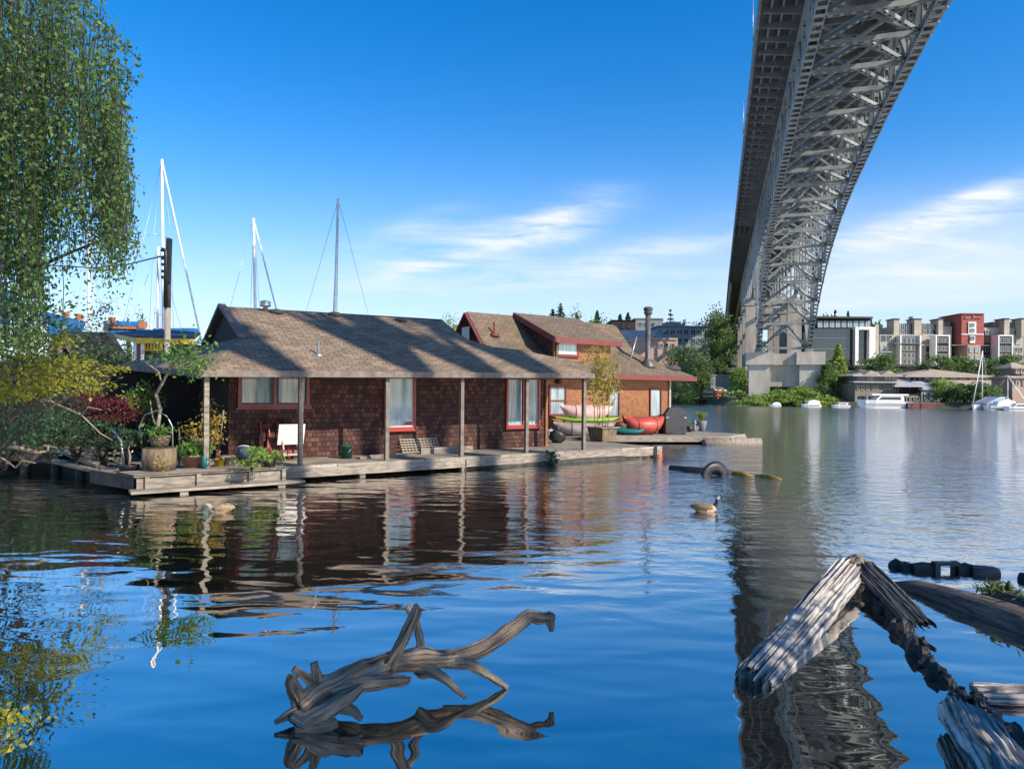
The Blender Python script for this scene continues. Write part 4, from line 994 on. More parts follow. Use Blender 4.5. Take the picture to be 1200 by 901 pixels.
mbx = MB(); mbx.prism([HA(S0 + .1, T0 + .1, ZE - .15), HA(S1 - .1, T0 + .1, ZE + .0), HA(S1 - .1, TW + .1, ZE + .0), HA(S0 + .1, TW + .1, ZE - .15)], (0, 0, .03)); mbx.build('soffit', m_darkbrown, house)
# roof vents
def roofvent(x, y, kind):
    p = on_front(x, y)
    if kind == 'turbine': MB()._lathe(p - V(0, 0, .1), [(.07, 0), (.07, .22), (.16, .24), (.17, .30), (.13, .33), (.17, .35), (.16, .40), (.02, .44)], 12, True).build('vent', m_metal, roof)
    elif kind == 'pipe':
        MB()._lathe(p - V(0, 0, .1), [(.14, 0.04), (.10, .13), (.035, .15), (.035, .5), (.03, .5)], 10, True).build('vent_pipe', m_metal, roof)
    else: MB().blob(p + V(0, 0, .03), (.24, .18, .10), .08).build('vent', m_charcoal, roof)
roofvent(311, 364.5, 'turbine'); roofvent(324, 367, 'box'); roofvent(373, 416, 'pipe'); roofvent(392, 370, 'box'); roofvent(470, 376.5, 'box')
# windows on the front wall
def hwin(root, org, E, B, t, x0, y0, x1, y1, frame, pane, nx=1, fw=.09, sash=None, curtain=False, ny=1):
    wall_p = org + B * t
    a, b_ = hitp(x0, y1, wall_p, B), hitp(x1, y0, wall_p, B)
    s0, s1, z0, z1 = (a - org).dot(E), (b_ - org).dot(E), a.z, b_.z
    P = lambda s, tt, z: org + E * s + B * (t + tt) + V(0, 0, z)
    fr = MB()
    for p, q, w, h in ((P(s0 + fw / 2, -.03, z0), P(s0 + fw / 2, -.03, z1), .1, fw), (P(s1 - fw / 2, -.03, z0), P(s1 - fw / 2, -.03, z1), .1, fw)):
        fr.box((p + q) / 2, (fw, .1, z1 - z0), E, B)
    for z in (z0 + fw / 2, z1 - fw / 2): fr.box(P((s0 + s1) / 2, -.03, z), (s1 - s0 - 2 * fw, .098, fw), E, B)
    for i in range(1, nx): fr.box(P(s0 + (s1 - s0) * i / nx, -.03, (z0 + z1) / 2), (fw * .8, .096, z1 - z0 - 2 * fw), E, B)
    for j in range(1, ny): fr.box(P((s0 + s1) / 2, -.03, z0 + (z1 - z0) * j / ny), (s1 - s0 - 2 * fw, .094, fw * .7), E, B)
    w = fr.build('window', frame, root)
    for i in range(nx):
        u0, u1 = s0 + (s1 - s0) * i / nx + fw * .5, s0 + (s1 - s0) * (i + 1) / nx - fw * .5
        MB().box(P((u0 + u1) / 2, -.012, (z0 + z1) / 2), (u1 - u0, .012, z1 - z0 - fw), E, B).build('pane', pane, w)
        if sash:
            sh = MB(); 
            for sx_ in (u0 + .05, u1 - .05): sh.box(P(sx_, -.03, (z0 + z1) / 2), (.035, .03, z1 - z0 - 2.1 * fw), E, B)
            for z in (z0 + fw + .02, z1 - fw - .02): sh.box(P((u0 + u1) / 2, -.03, z), (u1 - u0 - .14, .028, .035), E, B)
            sh.build('sash', sash, w)
    sl = MB().box(P((s0 + s1) / 2, -.07, z0 - .02), (s1 - s0 + .1, .14, .05), E, B).build('sill', frame, w)
    return w, (s0, s1, z0, z1), P
hwin(house, HO, HE, HB, TW, 278, 438, 362, 477.5, m_red, m_pane, 2, .09, m_charcoal)
w_, (s0, s1, z0, z1), P_ = hwin(house, HO, HE, HB, TW, 449, 436, 486.5, 504, m_redbright, m_panepale, 1, .09, m_white)
MB().box(P_(s1 - .24, -.028, z0 + .2), (.24, .012, .10), HE, HB).build('sticker', m_redbright, w_)
hwin(house, HO, HE, HB, TW, 592, 438, 632, 501, m_redbright, m_pane, 2, .08, m_metal)

# ================================================================== CEDAR HOUSEBOAT
BO = px(783, 500, 36.5); BO.z = 0
def HBp(s, t, z): return BO + HE * s + HB * t + V(0, 0, z)
ceda = thing('cedar_houseboat', 'orange cedar houseboat with dormer and stove pipe behind the brown shingled one', 'houseboat', HBp(-4, 3, 0))
bd = [V(3.4, 31.6, 0), V(10.3, 32.2, 0), V(11.7, 34.2, 0), HBp(1.0, 3, 0), HBp(1, 9, 0), HBp(-9, 9, 0), HBp(-9, -1, 0)]
MB().prism([p + V(0, 0, .30) for p in bd], (0, 0, .07)).build('deck', m_deck, ceda)
mbx = MB(); mbx.beam(bd[0] + V(0, .05, .2), bd[1] + V(0, .05, .2), .08, .2); mbx.build('deck_fascia', m_grey, ceda)
MB().beam(bd[1] + V(.02, .03, .2), bd[2] + V(.02, 0, .2), .08, .2).build('deck_fascia', m_grey, ceda)
MB().prism([p + (BO - p) * .05 + V(0, .7, -.1) for p in bd], (0, 0, .38)).build('float', m_dark, ceda)
MB().tube([V(9.0, 31.9, .08), V(12.0, 33.0, .08)], [.2, .18], 10).build('float_log', m_grey, ceda)
MB().prism([HBp(-8.6, 0, .37), HBp(0, 0, .37), HBp(0, .2, .37), HBp(-8.6, .2, .37)], (0, 0, 3.1)).build('wall', m_cedar, ceda)
MB().prism([HBp(-.2, .21, .37), HBp(0, .21, .37), HBp(0, 7, .37), HBp(-.2, 7, .37)], (0, 0, 3.1)).build('wall', m_cedar, ceda)
MB().prism([HBp(-8.6, 7, .37), HBp(0, 7, .37), HBp(0, 7.2, .37), HBp(-8.6, 7.2, .37)], (0, 0, 3.1)).build('wall', m_cedar, ceda)
MB().beam(HBp(.03, -.04, .37), HBp(.03, -.04, 3.3), .12, .12, HE).build('corner_board', m_cream, ceda)
def bplane(x, y, t): return hitp(x, y, HBp(0, t, 0), HB)
TR = 3.5
rl, rr_ = bplane(547, 367, TR), bplane(719, 379, TR)
RL, RR = (rl - BO).dot(HE), (rr_ - BO).dot(HE); RZB = (rl.z + rr_.z) / 2
ev = bplane(770, 440.5, -.7); EZ = ev.z
km = .30   # where the steep upper roof meets the low skirt
KT, KZ = -.7 + (TR + .7) * .40, EZ + .75
kx = hitp(742, 413, HBp(RR, 0, 0), HE); KT2 = (kx - BO).dot(HB); KZ = kx.z; KT = KT2 if 0 < KT2 < 3 else KT
th = V(0, 0, -.12)
up1 = [HBp(RL, KT, KZ), HBp(RR, KT, KZ), HBp(RR, TR, RZB), HBp(RL, TR, RZB)]
broof = MB().prism(up1, th).build('roof', m_roofB, ceda)
up2 = [HBp(RL, 2 * TR - KT, KZ), HBp(RR, 2 * TR - KT, KZ), HBp(RR, TR, RZB), HBp(RL, TR, RZB)]
MB().prism(up2[::-1], th).build('roof', m_roofB, ceda)
ER = (bplane(815, 438, -.3) - BO).dot(HE)
sk = [HBp(RL - .3, -.7, EZ), HBp(ER - .45, -.7, EZ), HBp(RR + .02, KT, KZ), HBp(RL, KT, KZ)]
MB().prism(sk, th).build('skirt_roof', m_roofB, ceda)
sk2 = [HBp(ER - .45, -.7, EZ), HBp(ER + .25, 2.2, EZ + .05), HBp(ER + .2, 5.5, EZ), HBp(RR + .02, 2 * TR - KT, KZ), HBp(RR + .02, KT, KZ)]
mbx = MB(); mbx.add(sk2 + [p + th for p in sk2], [(0, 1, 4), (1, 2, 3, 4), (5, 6, 1, 0), (6, 7, 2, 1), (9, 6, 5), (9, 8, 7, 6)]); mbx.build('skirt_roof', m_roofB, ceda)
MB().beam(HBp(RL, -.73, EZ - .10), HBp(ER - .42, -.73, EZ - .10), .07, .24).build('fascia', m_redfascia, ceda)
MB().beam(HBp(ER - .42, -.72, EZ - .10), HBp(ER + .27, 2.2, EZ - .05), .07, .24).build('fascia', m_redfascia, ceda)
for R_, sg in ((RR, 1), (RL, -1)):
    gbl = MB().prism([HBp(R_ - sg * .25, KT + .1, KZ - .2), HBp(R_ - sg * .25, TR, RZB - .14), HBp(R_ - sg * .25, 2 * TR - KT - .1, KZ - .2)], HE * .12).build('gable', m_red if sg < 0 else m_cedar, ceda)
    mbx = MB()
    for tt in (KT, 2 * TR - KT): mbx.beam(HBp(R_ + sg * .04, tt, KZ - .10), HBp(R_ + sg * .04, TR, RZB - .08), .07, .24, HE)
    mbx.build('barge_board', m_redfascia if sg < 0 else m_roofB, gbl)
    if sg < 0:
        for z, ex in ((.55, 1),): MB().box(HBp(R_ - .02, TR, RZB - 1.15), (.08, .7, .8), HE, HB).build('gable_window', m_panedark, gbl)
# upper storey walls under the roof so nothing shows hollow
MB().prism([HBp(RL + .3, KT + .3, 3.3), HBp(RR - .3, KT + .3, 3.3), HBp(RR - .3, 2 * TR - KT - .3, 3.3), HBp(RL + .3, 2 * TR - KT - .3, 3.3)], (0, 0, KZ - 3.4)).build('upper_wall', m_cedar, ceda)
# dormer: shed roof tipped toward the water
TD = .55
dl, dr = bplane(652, 399, TD - .35), bplane(727, 408.5, TD - .35)
dLs, dRs = (dl - BO).dot(HE), (dr - BO).dot(HE); DZ = (dl.z + dr.z) / 2 + .12
dt = bplane(600, 372.5, TR - .1); 
top_l, top_r = HBp(dLs - .05, TR - .05, RZB + .06), HBp(RR - .1, TR - .05, RZB + .06)
mbx = MB(); mbx.prism([HBp(dLs - .15, TD - .45, DZ), HBp(dRs, TD - .45, DZ), HBp(dRs, TR, RZB + .06), HBp(dLs - .15, TR, RZB + .06)], V(0, 0, .10)); dorm = mbx.build('dormer', m_roofB, ceda)
MB().beam(HBp(dLs - .15, TD - .48, DZ + .0), HBp(dRs + .02, TD - .48, DZ + .0), .08, .26).build('fascia', m_redfascia, dorm)
MB().beam(HBp(dLs - .18, TD - .48, DZ), HBp(dLs - .18, TR, RZB + .04), .07, .26).build('barge_board', m_redfascia, dorm)
wz = KZ - .9
MB().prism([HBp(dLs + .15, TD, wz), HBp(dRs - .35, TD, wz), HBp(dRs - .35, TD + .12, wz), HBp(dLs + .15, TD + .12, wz)], (0, 0, DZ + .1 - wz)).build('front_wall', m_cedar, dorm)
for s in (dLs + .15, dRs - .45):
    MB().prism([HBp(s, TD + .12, wz), HBp(s, TR, wz + .2), HBp(s, TR, RZB + .0), HBp(s, TD + .12, DZ + .04)], HE * .1).build('cheek', m_shingle if s < dRs - 1 else m_cedar, dorm)
MB().tube([HBp(dLs + .25, TD - .42, DZ - .05), HBp(dLs + .25, TD - .1, DZ - .25), HBp(dLs + .25, TD - .06, wz + .3)], .05, 6).build('downpipe', m_cream, dorm)
w_, _, P_ = hwin(dorm, BO, HE, HB, TD, 652, 401, 677, 416.5, m_redfascia, m_panepale, 1, .08, m_white)
for x0, y0, x1, y1, nx, ny in ((642.5, 452, 663, 487, 1, 2), (711, 453, 725.5, 489, 1, 1), (760.5, 455, 774.5, 489, 1, 1)):
    hwin(ceda, BO, HE, HB, 0, x0, y0, x1, y1, m_redfascia, m_pane, nx, .08, None, False, ny)
q = bplane(653, 447, 0) - HB * .12
MB()._lathe(q - V(0, 0, .12), [(.05, 0), (.13, .03), (.13, .16), (.06, .24), (.02, .26)], 10, True).build('porch_lamp', m_black, ceda)
m_pipe = M('sooty_steel_pipe', (.16, .15, .145), (.07, .065, .06), 3, .5, .1, .4)
bs = hitp(759, 428, sk[0], (sk[1] - sk[0]).cross(sk[3] - sk[0]).normalized())
tz = px(759, 362, bs.y).z
pipe = MB()._lathe(V(bs.x, bs.y, bs.z - .15), [(.42, .0), (.40, .12), (.2, .45), (.145, .5), (.145, tz - bs.z - .1), (.13, tz - bs.z - .1)], 14, True).build('stove_pipe', m_pipe, ceda)
MB()._lathe(V(bs.x, bs.y, tz - .3), [(.15, 0), (.22, .02), (.22, .14), (.18, .17), (.25, .22), (.25, .34), (.17, .4), (.02, .42)], 14, True).build('cap', m_charcoal, pipe)
MB().tube([px(746, 395, bs.y), px(737, 428, bs.y - .2)], .035, 5).build('strut', m_metal, pipe)
p = hitp(788, 432, sk[0], (sk[1] - sk[0]).cross(sk[3] - sk[0]).normalized()); MB().blob(p, (.5, .3, .16), .1).build('roof_vent', m_charcoal, broof)
p = hitp(579, 392, up1[0], (up1[1] - up1[0]).cross(up1[3] - up1[0]).normalized()); MB()._lathe(p - V(0, 0, .1), [(.3, 0), (.2, .15), (.05, .2), (.05, .7), (.04, .7)], 10, True).build('vent_pipe', m_redfascia, broof)

# ================================================================== THINGS ON THE DECKS
def DP(x, y, z=DK): return gnd(x, y, z)
m_terra = M('terracotta', (.33, .2, .14), (.22, .13, .09), 8, .85, .2)
m_teal = M_paint('teal_plastic', (.01, .14, .15), .4)
m_green = M_paint('dark_green_plastic', (.012, .075, .06), .35)
m_bluebowl = M_paint('blue_enamel', (.06, .11, .22), .45)
m_yellow = M_paint('yellow_plastic', (.5, .38, .03), .45)
m_pink = M('pink_cream_cover', (.60, .43, .40), (.48, .28, .26), 4, .6, .3)
m_lime = M_paint('lime_plastic', (.2, .42, .03), .4)
m_coral = M('coral_red_hull', (.46, .075, .045), (.34, .05, .035), 3, .45, .1)
m_mauve = M('faded_mauve_hull', (.30, .25, .24), (.19, .15, .15), 4, .6, .2)
m_weave = M_brick('woven_basket', [(.26, .21, .14), (.33, .27, .18), (.38, .31, .2)], (.05, .04, .025), .12, .06, .012, .9, .8)
m_barrel = M('rough_bark_slab', (.24, .18, .11), (.08, .055, .035), 6, .95, 1.0, 0, 'Object', (1, 1, .4))
# bark tub with basket pot, leafy plant and a twisting vine
c = DP(187, 553); c.z = DK + .04
t = thing('bark_planter', 'round bark clad tub on the landing, carrying the woven pot', 'planter', c)
MB().tube([c, c + V(0, 0, .25), c + V(0, 0, .52)], [.34, .36, .35], 18, True, True, .12, 3).build('tub', m_barrel, t)
MB()._lathe(c + V(0, 0, .5), [(.33, 0), (.33, .035), (.1, .05)], 18, False).build('soil', m_soil, t)
rg = np.random.default_rng(5)
leaf_obj('foliage', L_gold, t, np.array([(c.x + .2, c.y - .32, c.z + .18)]) + rg.normal(size=(60, 3)) * [.1, .04, .13], .07, 5)
c2 = c + V(0, 0, .555)
t = thing('basket_pot', 'woven basket pot with bright leaves standing on the bark tub', 'potted plant', c2)
MB()._lathe(c2, [(.18, 0), (.24, .24), (.25, .25), (.22, .25), (.2, .2)], 16, True).build('pot', m_weave, t)
leaf_obj('foliage', L_green, t, np.array([(c2.x + .03, c2.y - .05, c2.z + .34)]) + rg.normal(size=(150, 3)) * [.13, .1, .08], .11, 6)
t = thing('vine', 'twisting bare vine climbing from the landing to the roof corner, leafy at its top', 'vine', c + V(-.12, .25, -.0))
vt = [px(184, 545, 15.9), px(184, 505, 15.9), px(188, 480, 15.9), px(183, 462, 15.9), px(191, 448, 15.9), px(197, 436, 15.8), px(206, 420, 15.6)]
mbx = MB(); mbx.tube(vt, [.05, .045, .04, .04, .035, .03, .02], 7, True, True, .2, 2)
mbx.tube([vt[3], px(190, 450, 16), px(186, 436, 16), px(170, 424, 16)], [.03, .025, .02, .015], 6); mbx.tube([vt[1], px(178, 485, 16), px(176, 468, 16)], [.02, .018, .012], 5)
mbx.tube([vt[5], px(200, 432, 15.6), px(214, 414, 15.2), px(236, 412, 15)], [.025, .02, .015, .01], 6)
mbx.build('stem', m_barkpale, t)
P = np.concatenate([np.array(px(x, y, 15.1))[None] + rg.normal(size=(n, 3)) * [sx_, .25, sz] for x, y, n, sx_, sz in ((214, 418, 200, .28, .2), (228, 432, 160, .2, .14), (206, 408, 120, .3, .12), (238, 412, 90, .12, .2), (196, 416, 80, .2, .1))])
leaf_obj('foliage', L_green, t, P, .10, 9, .5)
# trellis with golden bamboo
c = DP(222, 549); c.z = DK + .04
t = thing('bamboo_trellis', 'thin bamboo trellis behind the pink pot', 'trellis', c + V(0, .4, 0))
mbx = MB(); q0 = c + V(-.42, .35, 0)
for k in range(2): mbx.tube([q0 + V(k * .72, 0, 0), q0 + V(k * .72, 0, 1.15 if k else .95)], .018, 6)
for z in (.48, .62, .66): mbx.tube([q0 + V(-.04, -.02, z), q0 + V(.76, -.02, z + .01)], .014, 6)
for k in range(1, 7): mbx.tube([q0 + V(k * .103, -.02, .5), q0 + V(k * .103, -.02, .64)], .009, 5)
mbx.build('frame', m_weave, t)
t = shrub('golden_bush', c + V(.0, .75, 0), 1.05, 1.62, L_gold, 'golden leaved bush rising behind the bamboo trellis', None, 900, .09, 12, 'shrub', 7, 22, .45, .4)
for k in (0,):
    pp = c + V(.12, -.05, 0); t = thing('pink_pot', 'wide pinkish pot of broad green leaves before the trellis', 'potted plant', pp)
    MB()._lathe(pp, [(.20, 0), (.29, .27), (.31, .27), (.31, .31), (.27, .31), (.25, .26)], 18, True).build('pot', m_terra, t)
    leaf_obj('foliage', L_green, t, np.array([(pp.x - .02, pp.y, pp.z + .42)]) + rg.normal(size=(230, 3)) * [.2, .16, .09], .13, 14, 0, .8)
pp = DP(239.5, 551); pp.z = DK + .045
t = thing('teal_can', 'small teal watering can beside the pink pot', 'can', pp)
MB()._lathe(pp, [(.07, 0), (.07, .26), (.05, .3), (.03, .31)], 12, True).build('body', m_teal, t); MB().tube([pp + V(.06, 0, .24), pp + V(.15, 0, .2), pp + V(.07, 0, .06)], .012, 5).build('handle', m_teal, t)
# small dark pot, blue steel arch, rocks
pp = DP(151, 553); pp.z = DK
t = thing('bonsai_pot', 'low dark pot with a thin pruned tree at the left end of the landing', 'potted plant', pp)
MB()._lathe(pp, [(.17, 0), (.23, .14), (.24, .16), (.20, .16)], 14, True).build('pot', m_black, t)
MB().tube([pp + V(0, 0, .12), pp + V(.03, 0, .35), pp + V(-.02, 0, .55), pp + V(.08, 0, .72)], [.03, .025, .02, .012], 6).build('stem', m_barkpale, t)
P = np.concatenate([np.array(pp + V(a, 0, b_))[None] + rg.normal(size=(90, 3)) * [.18, .12, .04] for a, b_ in ((.1, .74), (-.15, .6), (.0, .9), (.2, .92))]); leaf_obj('foliage', L_dark, t, P, .07, 15)
t = thing('garden_arch', 'thin pale metal arch between the red maple and the bark tub', 'arch', px(175, 545, 17))
MB().tube([px(166, 520, 17.3), px(163, 500, 17.3), px(170, 486, 17.2), px(184, 481, 17), px(196, 488, 17), px(202, 500, 17), px(203, 548, 17)], .018, 6).build('frame', m_metal, t)
# broom leaning in the corner, tools, blue bowl, pots
mbx = MB(); t = thing('broom', 'long handled broom leaning against the dark doorway by the corner post', 'broom', DP(247, 541))
a, b_ = DP(249, 541) + V(0, .3, 0), px(262, 481, 17.4)
MB().tube([a + (b_ - a) * .15, b_], .022, 6).build('handle', m_barkpale, t); MB().beam(a, a + (b_ - a) * .17, .1, .24).build('bristles', m_redfascia, t)
t = thing('hand_saw_horse', 'short pale timber offcut standing against the dark doorway', 'timber', DP(262, 541))
a = DP(262, 537) + V(0, .2, 0); MB().beam(a, a + V(0, 0, .95), .10, .07, HE).build('upright', m_weave, t); MB().beam(a + V(.09, 0, 0), a + V(.12, 0, .8), .07, .05, HE).build('brace', m_grey, t)
for x, y, mt, r_, h_, lb, nm in ((267, 546, m_grey, .2, .24, 'grey metal pail beside the yellow pot on the porch', 'pail'), (257, 547, m_yellow, .13, .2, 'small yellow pot next to the corner post', 'pot')):
    pp = DP(x, y); t = thing(nm, lb, nm, pp)
    MB()._lathe(pp, [(r_ * .8, 0), (r_, h_), (r_ * 1.05, h_), (r_ * .9, h_), (r_ * .75, .05)], 16, True).build('body', mt, t); MB().tube([pp + V(-r_, 0, h_), pp + V(-r_ * .6, 0, h_ * 1.15), pp + V(r_ * .6, 0, h_ * 1.15), pp + V(r_, 0, h_)], .008, 5).build('handle', m_metal, t)
pp = DP(284, 544)
t = thing('enamel_bowl', 'large blue enamel bowl tipped on its side on the porch', 'bowl', pp)
prof = [(.08, .0), (.19, .07), (.24, .2), (.25, .21), (.23, .195), (.18, .08), (.05, .03)]
bm = MB()._lathe(V(0, 0, 0), prof, 20, True); rot = Matrix.Rotation(R(-38), 3, 'X'); bm.v = [tuple(rot @ Vector(v) + pp + V(0, .15, .16)) for v in bm.v]; bm.build('shell', m_bluebowl, t)
bm = MB().tube([V(.25 * math.cos(a), .25 * math.sin(a), .21) for a in [2 * math.pi * q / 24 for q in range(25)]], .014, 6); bm.v = [tuple(rot @ Vector(v) + pp + V(0, .15, .16)) for v in bm.v]; bm.build('rim', m_white, t)
# yellow slatted crate chair
pp = DP(297, 540) + V(.1, .3, 0)
t = thing('yellow_chair', 'low yellow wooden chair with a rust red seat facing the water', 'chair', pp)
for a in (-.2, .2):
    for b_, h_ in ((-.18, .3), (.18, .62)): MB().beam(pp + HE * a + HB * b_, pp + HE * a + HB * b_ + V(0, 0, h_), .05, .05, HE).build('leg', m_yellow, t)
MB().box(pp + V(0, 0, .32), (.5, .46, .05), HE, HB).build('seat', m_redbright, t); MB().box(pp + HB * .21 + V(0, 0, .55), (.5, .04, .2), HE, HB).build('backrest', M_paint('straw_yellow_paint', (.42, .33, .12), .6), t)
# two red folded deck chairs leaning on the wall
for k, (x, lb) in enumerate(((311, 'red folding deck chair leaning on the shingles beside the yellow chair'), (331, 'red folding deck chair leaning on the shingles beside the white board'))):
    pp = HA(hs_(x, 520, TW - .3)[0], TW - .3, DK); t = thing('deck_chair', lb, 'chair', pp, 'red folding chairs against the wall')
    for a in (-.05, .16): MB().tube([pp + HE * a - HB * .12, pp + HE * a + HB * .1 + V(0, 0, .5), pp + HE * (a - .02) + HB * .24 + V(0, 0, 1.0), pp + HE * (a - .05) + HB * .26 + V(0, 0, 1.08)], .028, 6).build('leg', m_redbright, t)
    MB().prism([pp + HE * .0 - HB * .05 + V(0, 0, .1), pp + HE * .5 - HB * .05 + V(0, 0, .1), pp + HE * .42 + HB * .12 + V(0, 0, .62), pp + HE * .1 + HB * .12 + V(0, 0, .62)], HB * .03).build('sling', m_redfascia, t)
    MB().tube([pp + HE * -.05 + HB * .02 + V(0, 0, .3), pp + HE * .5 + HB * .0 + V(0, 0, .3)], .022, 6).build('crossbar', m_redbright, t)
pp = HA(hs_(343, 520, TW - .75)[0], TW - .75, DK)
t = thing('white_board', 'square white board on a little timber easel behind a porch post', 'easel', pp)
for a in (-.22, .24): MB().beam(pp + HE * a, pp + HE * a + HB * .2 + V(0, 0, .62), .06, .04, HE).build('leg', m_cream, t)
MB().box(pp + HB * .13 + V(0, 0, .72), (.72, .035, .58), HE, HB + V(0, 0, .3)).build('board', m_white, t); MB().box(pp + HB * .05 + V(0, 0, .17), (.5, .03, .05), HE, HB).build('rail', m_cream, t)
# plants at the front of the porch
pp = DP(295, 555); pp.z = DK + .045
shrub('yellow_green_plant', pp, .75, .62, L_bright, 'feathery yellow green plant spilling over the landing edge', None, 700, .07, 16, 'plant', 5, 14, .45)
pp = DP(316, 549)
t = thing('leafy_pot', 'small pot of green leaves at the landing corner near the white board', 'potted plant', pp)
MB()._lathe(pp, [(.11, 0), (.15, .17), (.16, .2), (.12, .19)], 14, True).build('pot', m_black, t); leaf_obj('foliage', L_green, t, np.array([(pp.x, pp.y, pp.z + .3)]) + rg.normal(size=(170, 3)) * [.2, .14, .1], .10, 17)
# green bucket, lattice, lumber
pp = DP(406, 537)
t = thing('green_bucket', 'dark green plastic bucket standing on the deck before the wall', 'bucket', pp)
MB()._lathe(pp, [(.15, 0), (.18, .34), (.195, .345), (.195, .37), (.17, .37), (.15, .3)], 18, True).build('body', m_green, t); MB().tube([pp + V(-.185, -.02, .34), pp + V(-.15, -.1, .2), pp + V(.1, -.15, .18), pp + V(.185, -.02, .34)], .008, 5).build('handle', m_metal, t)
s0, s1 = hs_(470, 530, TW - .12)[0], hs_(512, 530, TW - .12)[0]
t = thing('garden_lattice', 'pale wooden lattice panel leaning low against the shingles', 'lattice', HA(s0, TW - .2, DK))
mbx = MB()
for k in range(12): mbx.beam(HA(s0 + (s1 - s0) * k / 11, TW - .3, DK + .02), HA(s0 + (s1 - s0) * k / 11, TW - .05, DK + .45), .03, .012, HE)
for k in range(6): mbx.beam(HA(s0 - .04, TW - .29 + .045 * k, DK + .05 + .075 * k), HA(s1 + .04, TW - .29 + .045 * k, DK + .05 + .075 * k), .012, .03)
mbx.build('slat', m_cream, t)
s0, s1 = hs_(493, 532, 1.2)[0], hs_(536, 532, 1.2)[0]
t = thing('lumber_plank', 'grey plank lying on edge along the deck by the lattice', 'plank', HA(s0, 1.2, DK)); MB().beam(HA(s0, 1.2, DK + .1), HA(s1 + .6, 1.25, DK + .1), .05, .2).build('board', m_grey, t); MB().beam(HA(s0 + .2, 1.28, DK + .04), HA(s1, 1.32, DK + .04), .1, .07).build('batten', m_grey, t)
s0 = hs_(420, 538, .8)[0]
t = thing('lumber_plank', 'pale plank lying flat on the deck right of the green bucket', 'plank', HA(s0, .8, DK)); MB().beam(HA(s0, .8, DK + .03), HA(s0 + 1.6, .95, DK + .03), .2, .05).build('board', m_grey, t); MB().beam(HA(s0 + .3, .8, DK + .075), HA(s0 + 1.2, .9, DK + .075), .07, .04).build('batten', m_grey, t)
# right end of the brown deck
pp = DP(653, 519)
t = thing('black_bag', 'lumpy black rubbish bag beside the white tubs on the deck', 'bag', pp); b0 = MB().blob(pp + V(0, 0, .26), (.3, .26, .3), .3, 4, 18, 12, 2.2).build('sack', m_black, t); MB().blob(pp + V(.02, 0, .56), (.09, .08, .08), .4, 7).build('knot', m_black, t)
for k, (x, y, lb) in enumerate(((644, 512, 'white plastic tub behind the black bag, nearest the post'), (657, 510, 'white plastic tub between the black bag and mauve kayak'))):
    pp = DP(x, y); t = thing('white_tub', lb, 'tub', pp, 'white tubs by the black bag'); MB()._lathe(pp, [(.14, 0), (.17, .3), (.18, .32), (.15, .31)], 16, True).build('body', m_white, t); MB().tube([pp + V(-.17, 0, .3), pp + V(0, -.1, .4), pp + V(.17, 0, .3)], .01, 5).build('handle', m_metal, t)
pp = DP(706, 517)
t = thing('wooden_planter', 'square flared wooden planter box holding the bamboo', 'planter', pp)
for sg, ex, ey in ((-1, HE, HB), (1, HE, HB)):
    MB().prism([pp + ex * -.34 + ey * sg * .34, pp + ex * .34 + ey * sg * .34, pp + ex * .44 + ey * sg * .44 + V(0, 0, .55), pp + ex * -.44 + ey * sg * .44 + V(0, 0, .55)], ey * (-.04 * sg)).build('side_board', m_weave if False else m_barrel, t)
    MB().prism([pp + ey * -.34 + ex * sg * .34, pp + ey * .34 + ex * sg * .34, pp + ey * .44 + ex * sg * .44 + V(0, 0, .55), pp + ey * -.44 + ex * sg * .44 + V(0, 0, .55)], ex * (-.04 * sg)).build('end_board', m_barrel, t)
for sg in (-1, 1):
    MB().beam(pp + HE * -.5 + HB * sg * .46 + V(0, 0, .57), pp + HE * .5 + HB * sg * .46 + V(0, 0, .57), .09, .04).build('rim', m_grey, t)
    MB().beam(pp + HB * -.42 + HE * sg * .46 + V(0, 0, .57), pp + HB * .42 + HE * sg * .46 + V(0, 0, .57), .09, .04).build('rim', m_grey, t)
MB().box(pp + V(0, 0, .47), (.76, .76, .04), HE, HB).build('soil', m_soil, t)
t = thing('bamboo', 'yellow leaved bamboo growing from the flared wooden planter', 'bamboo', pp + V(0, 0, .49))
mbx = MB(); P = []
for k, (xb, xt, yt) in enumerate(((698, 696, 418), (701, 700, 402), (706, 708, 412), (712, 716, 416), (710, 703, 440))):
    a, b_ = px(xb, 506, pp.y), px(xt, yt, pp.y + .1 * (k - 2)); a.z = DK + .45
    mbx.tube([a, a.lerp(b_, .5) + V(.03 * (k - 2), 0, 0), b_], [.022, .018, .006], 6)
    for j in range(34):
        f = .5 + .5 * (j / 34) ; q = a.lerp(b_, f); o = rr.uniform(-1, 1)
        c = np.array(q + V(o * .42, rr.uniform(-.3, .3), -abs(o) * .18 + rr.uniform(-.06, .06)))
        P.append(c[None] + rg.normal(size=(9, 3)) * [.10, .10, .05])
mbx.build('stem', M('yellow_cane', (.42, .33, .06), (.3, .24, .05), 8, .5), t); leaf_obj('foliage', L_bamboo, t, np.concatenate(P), .2, 19, .9, .22)
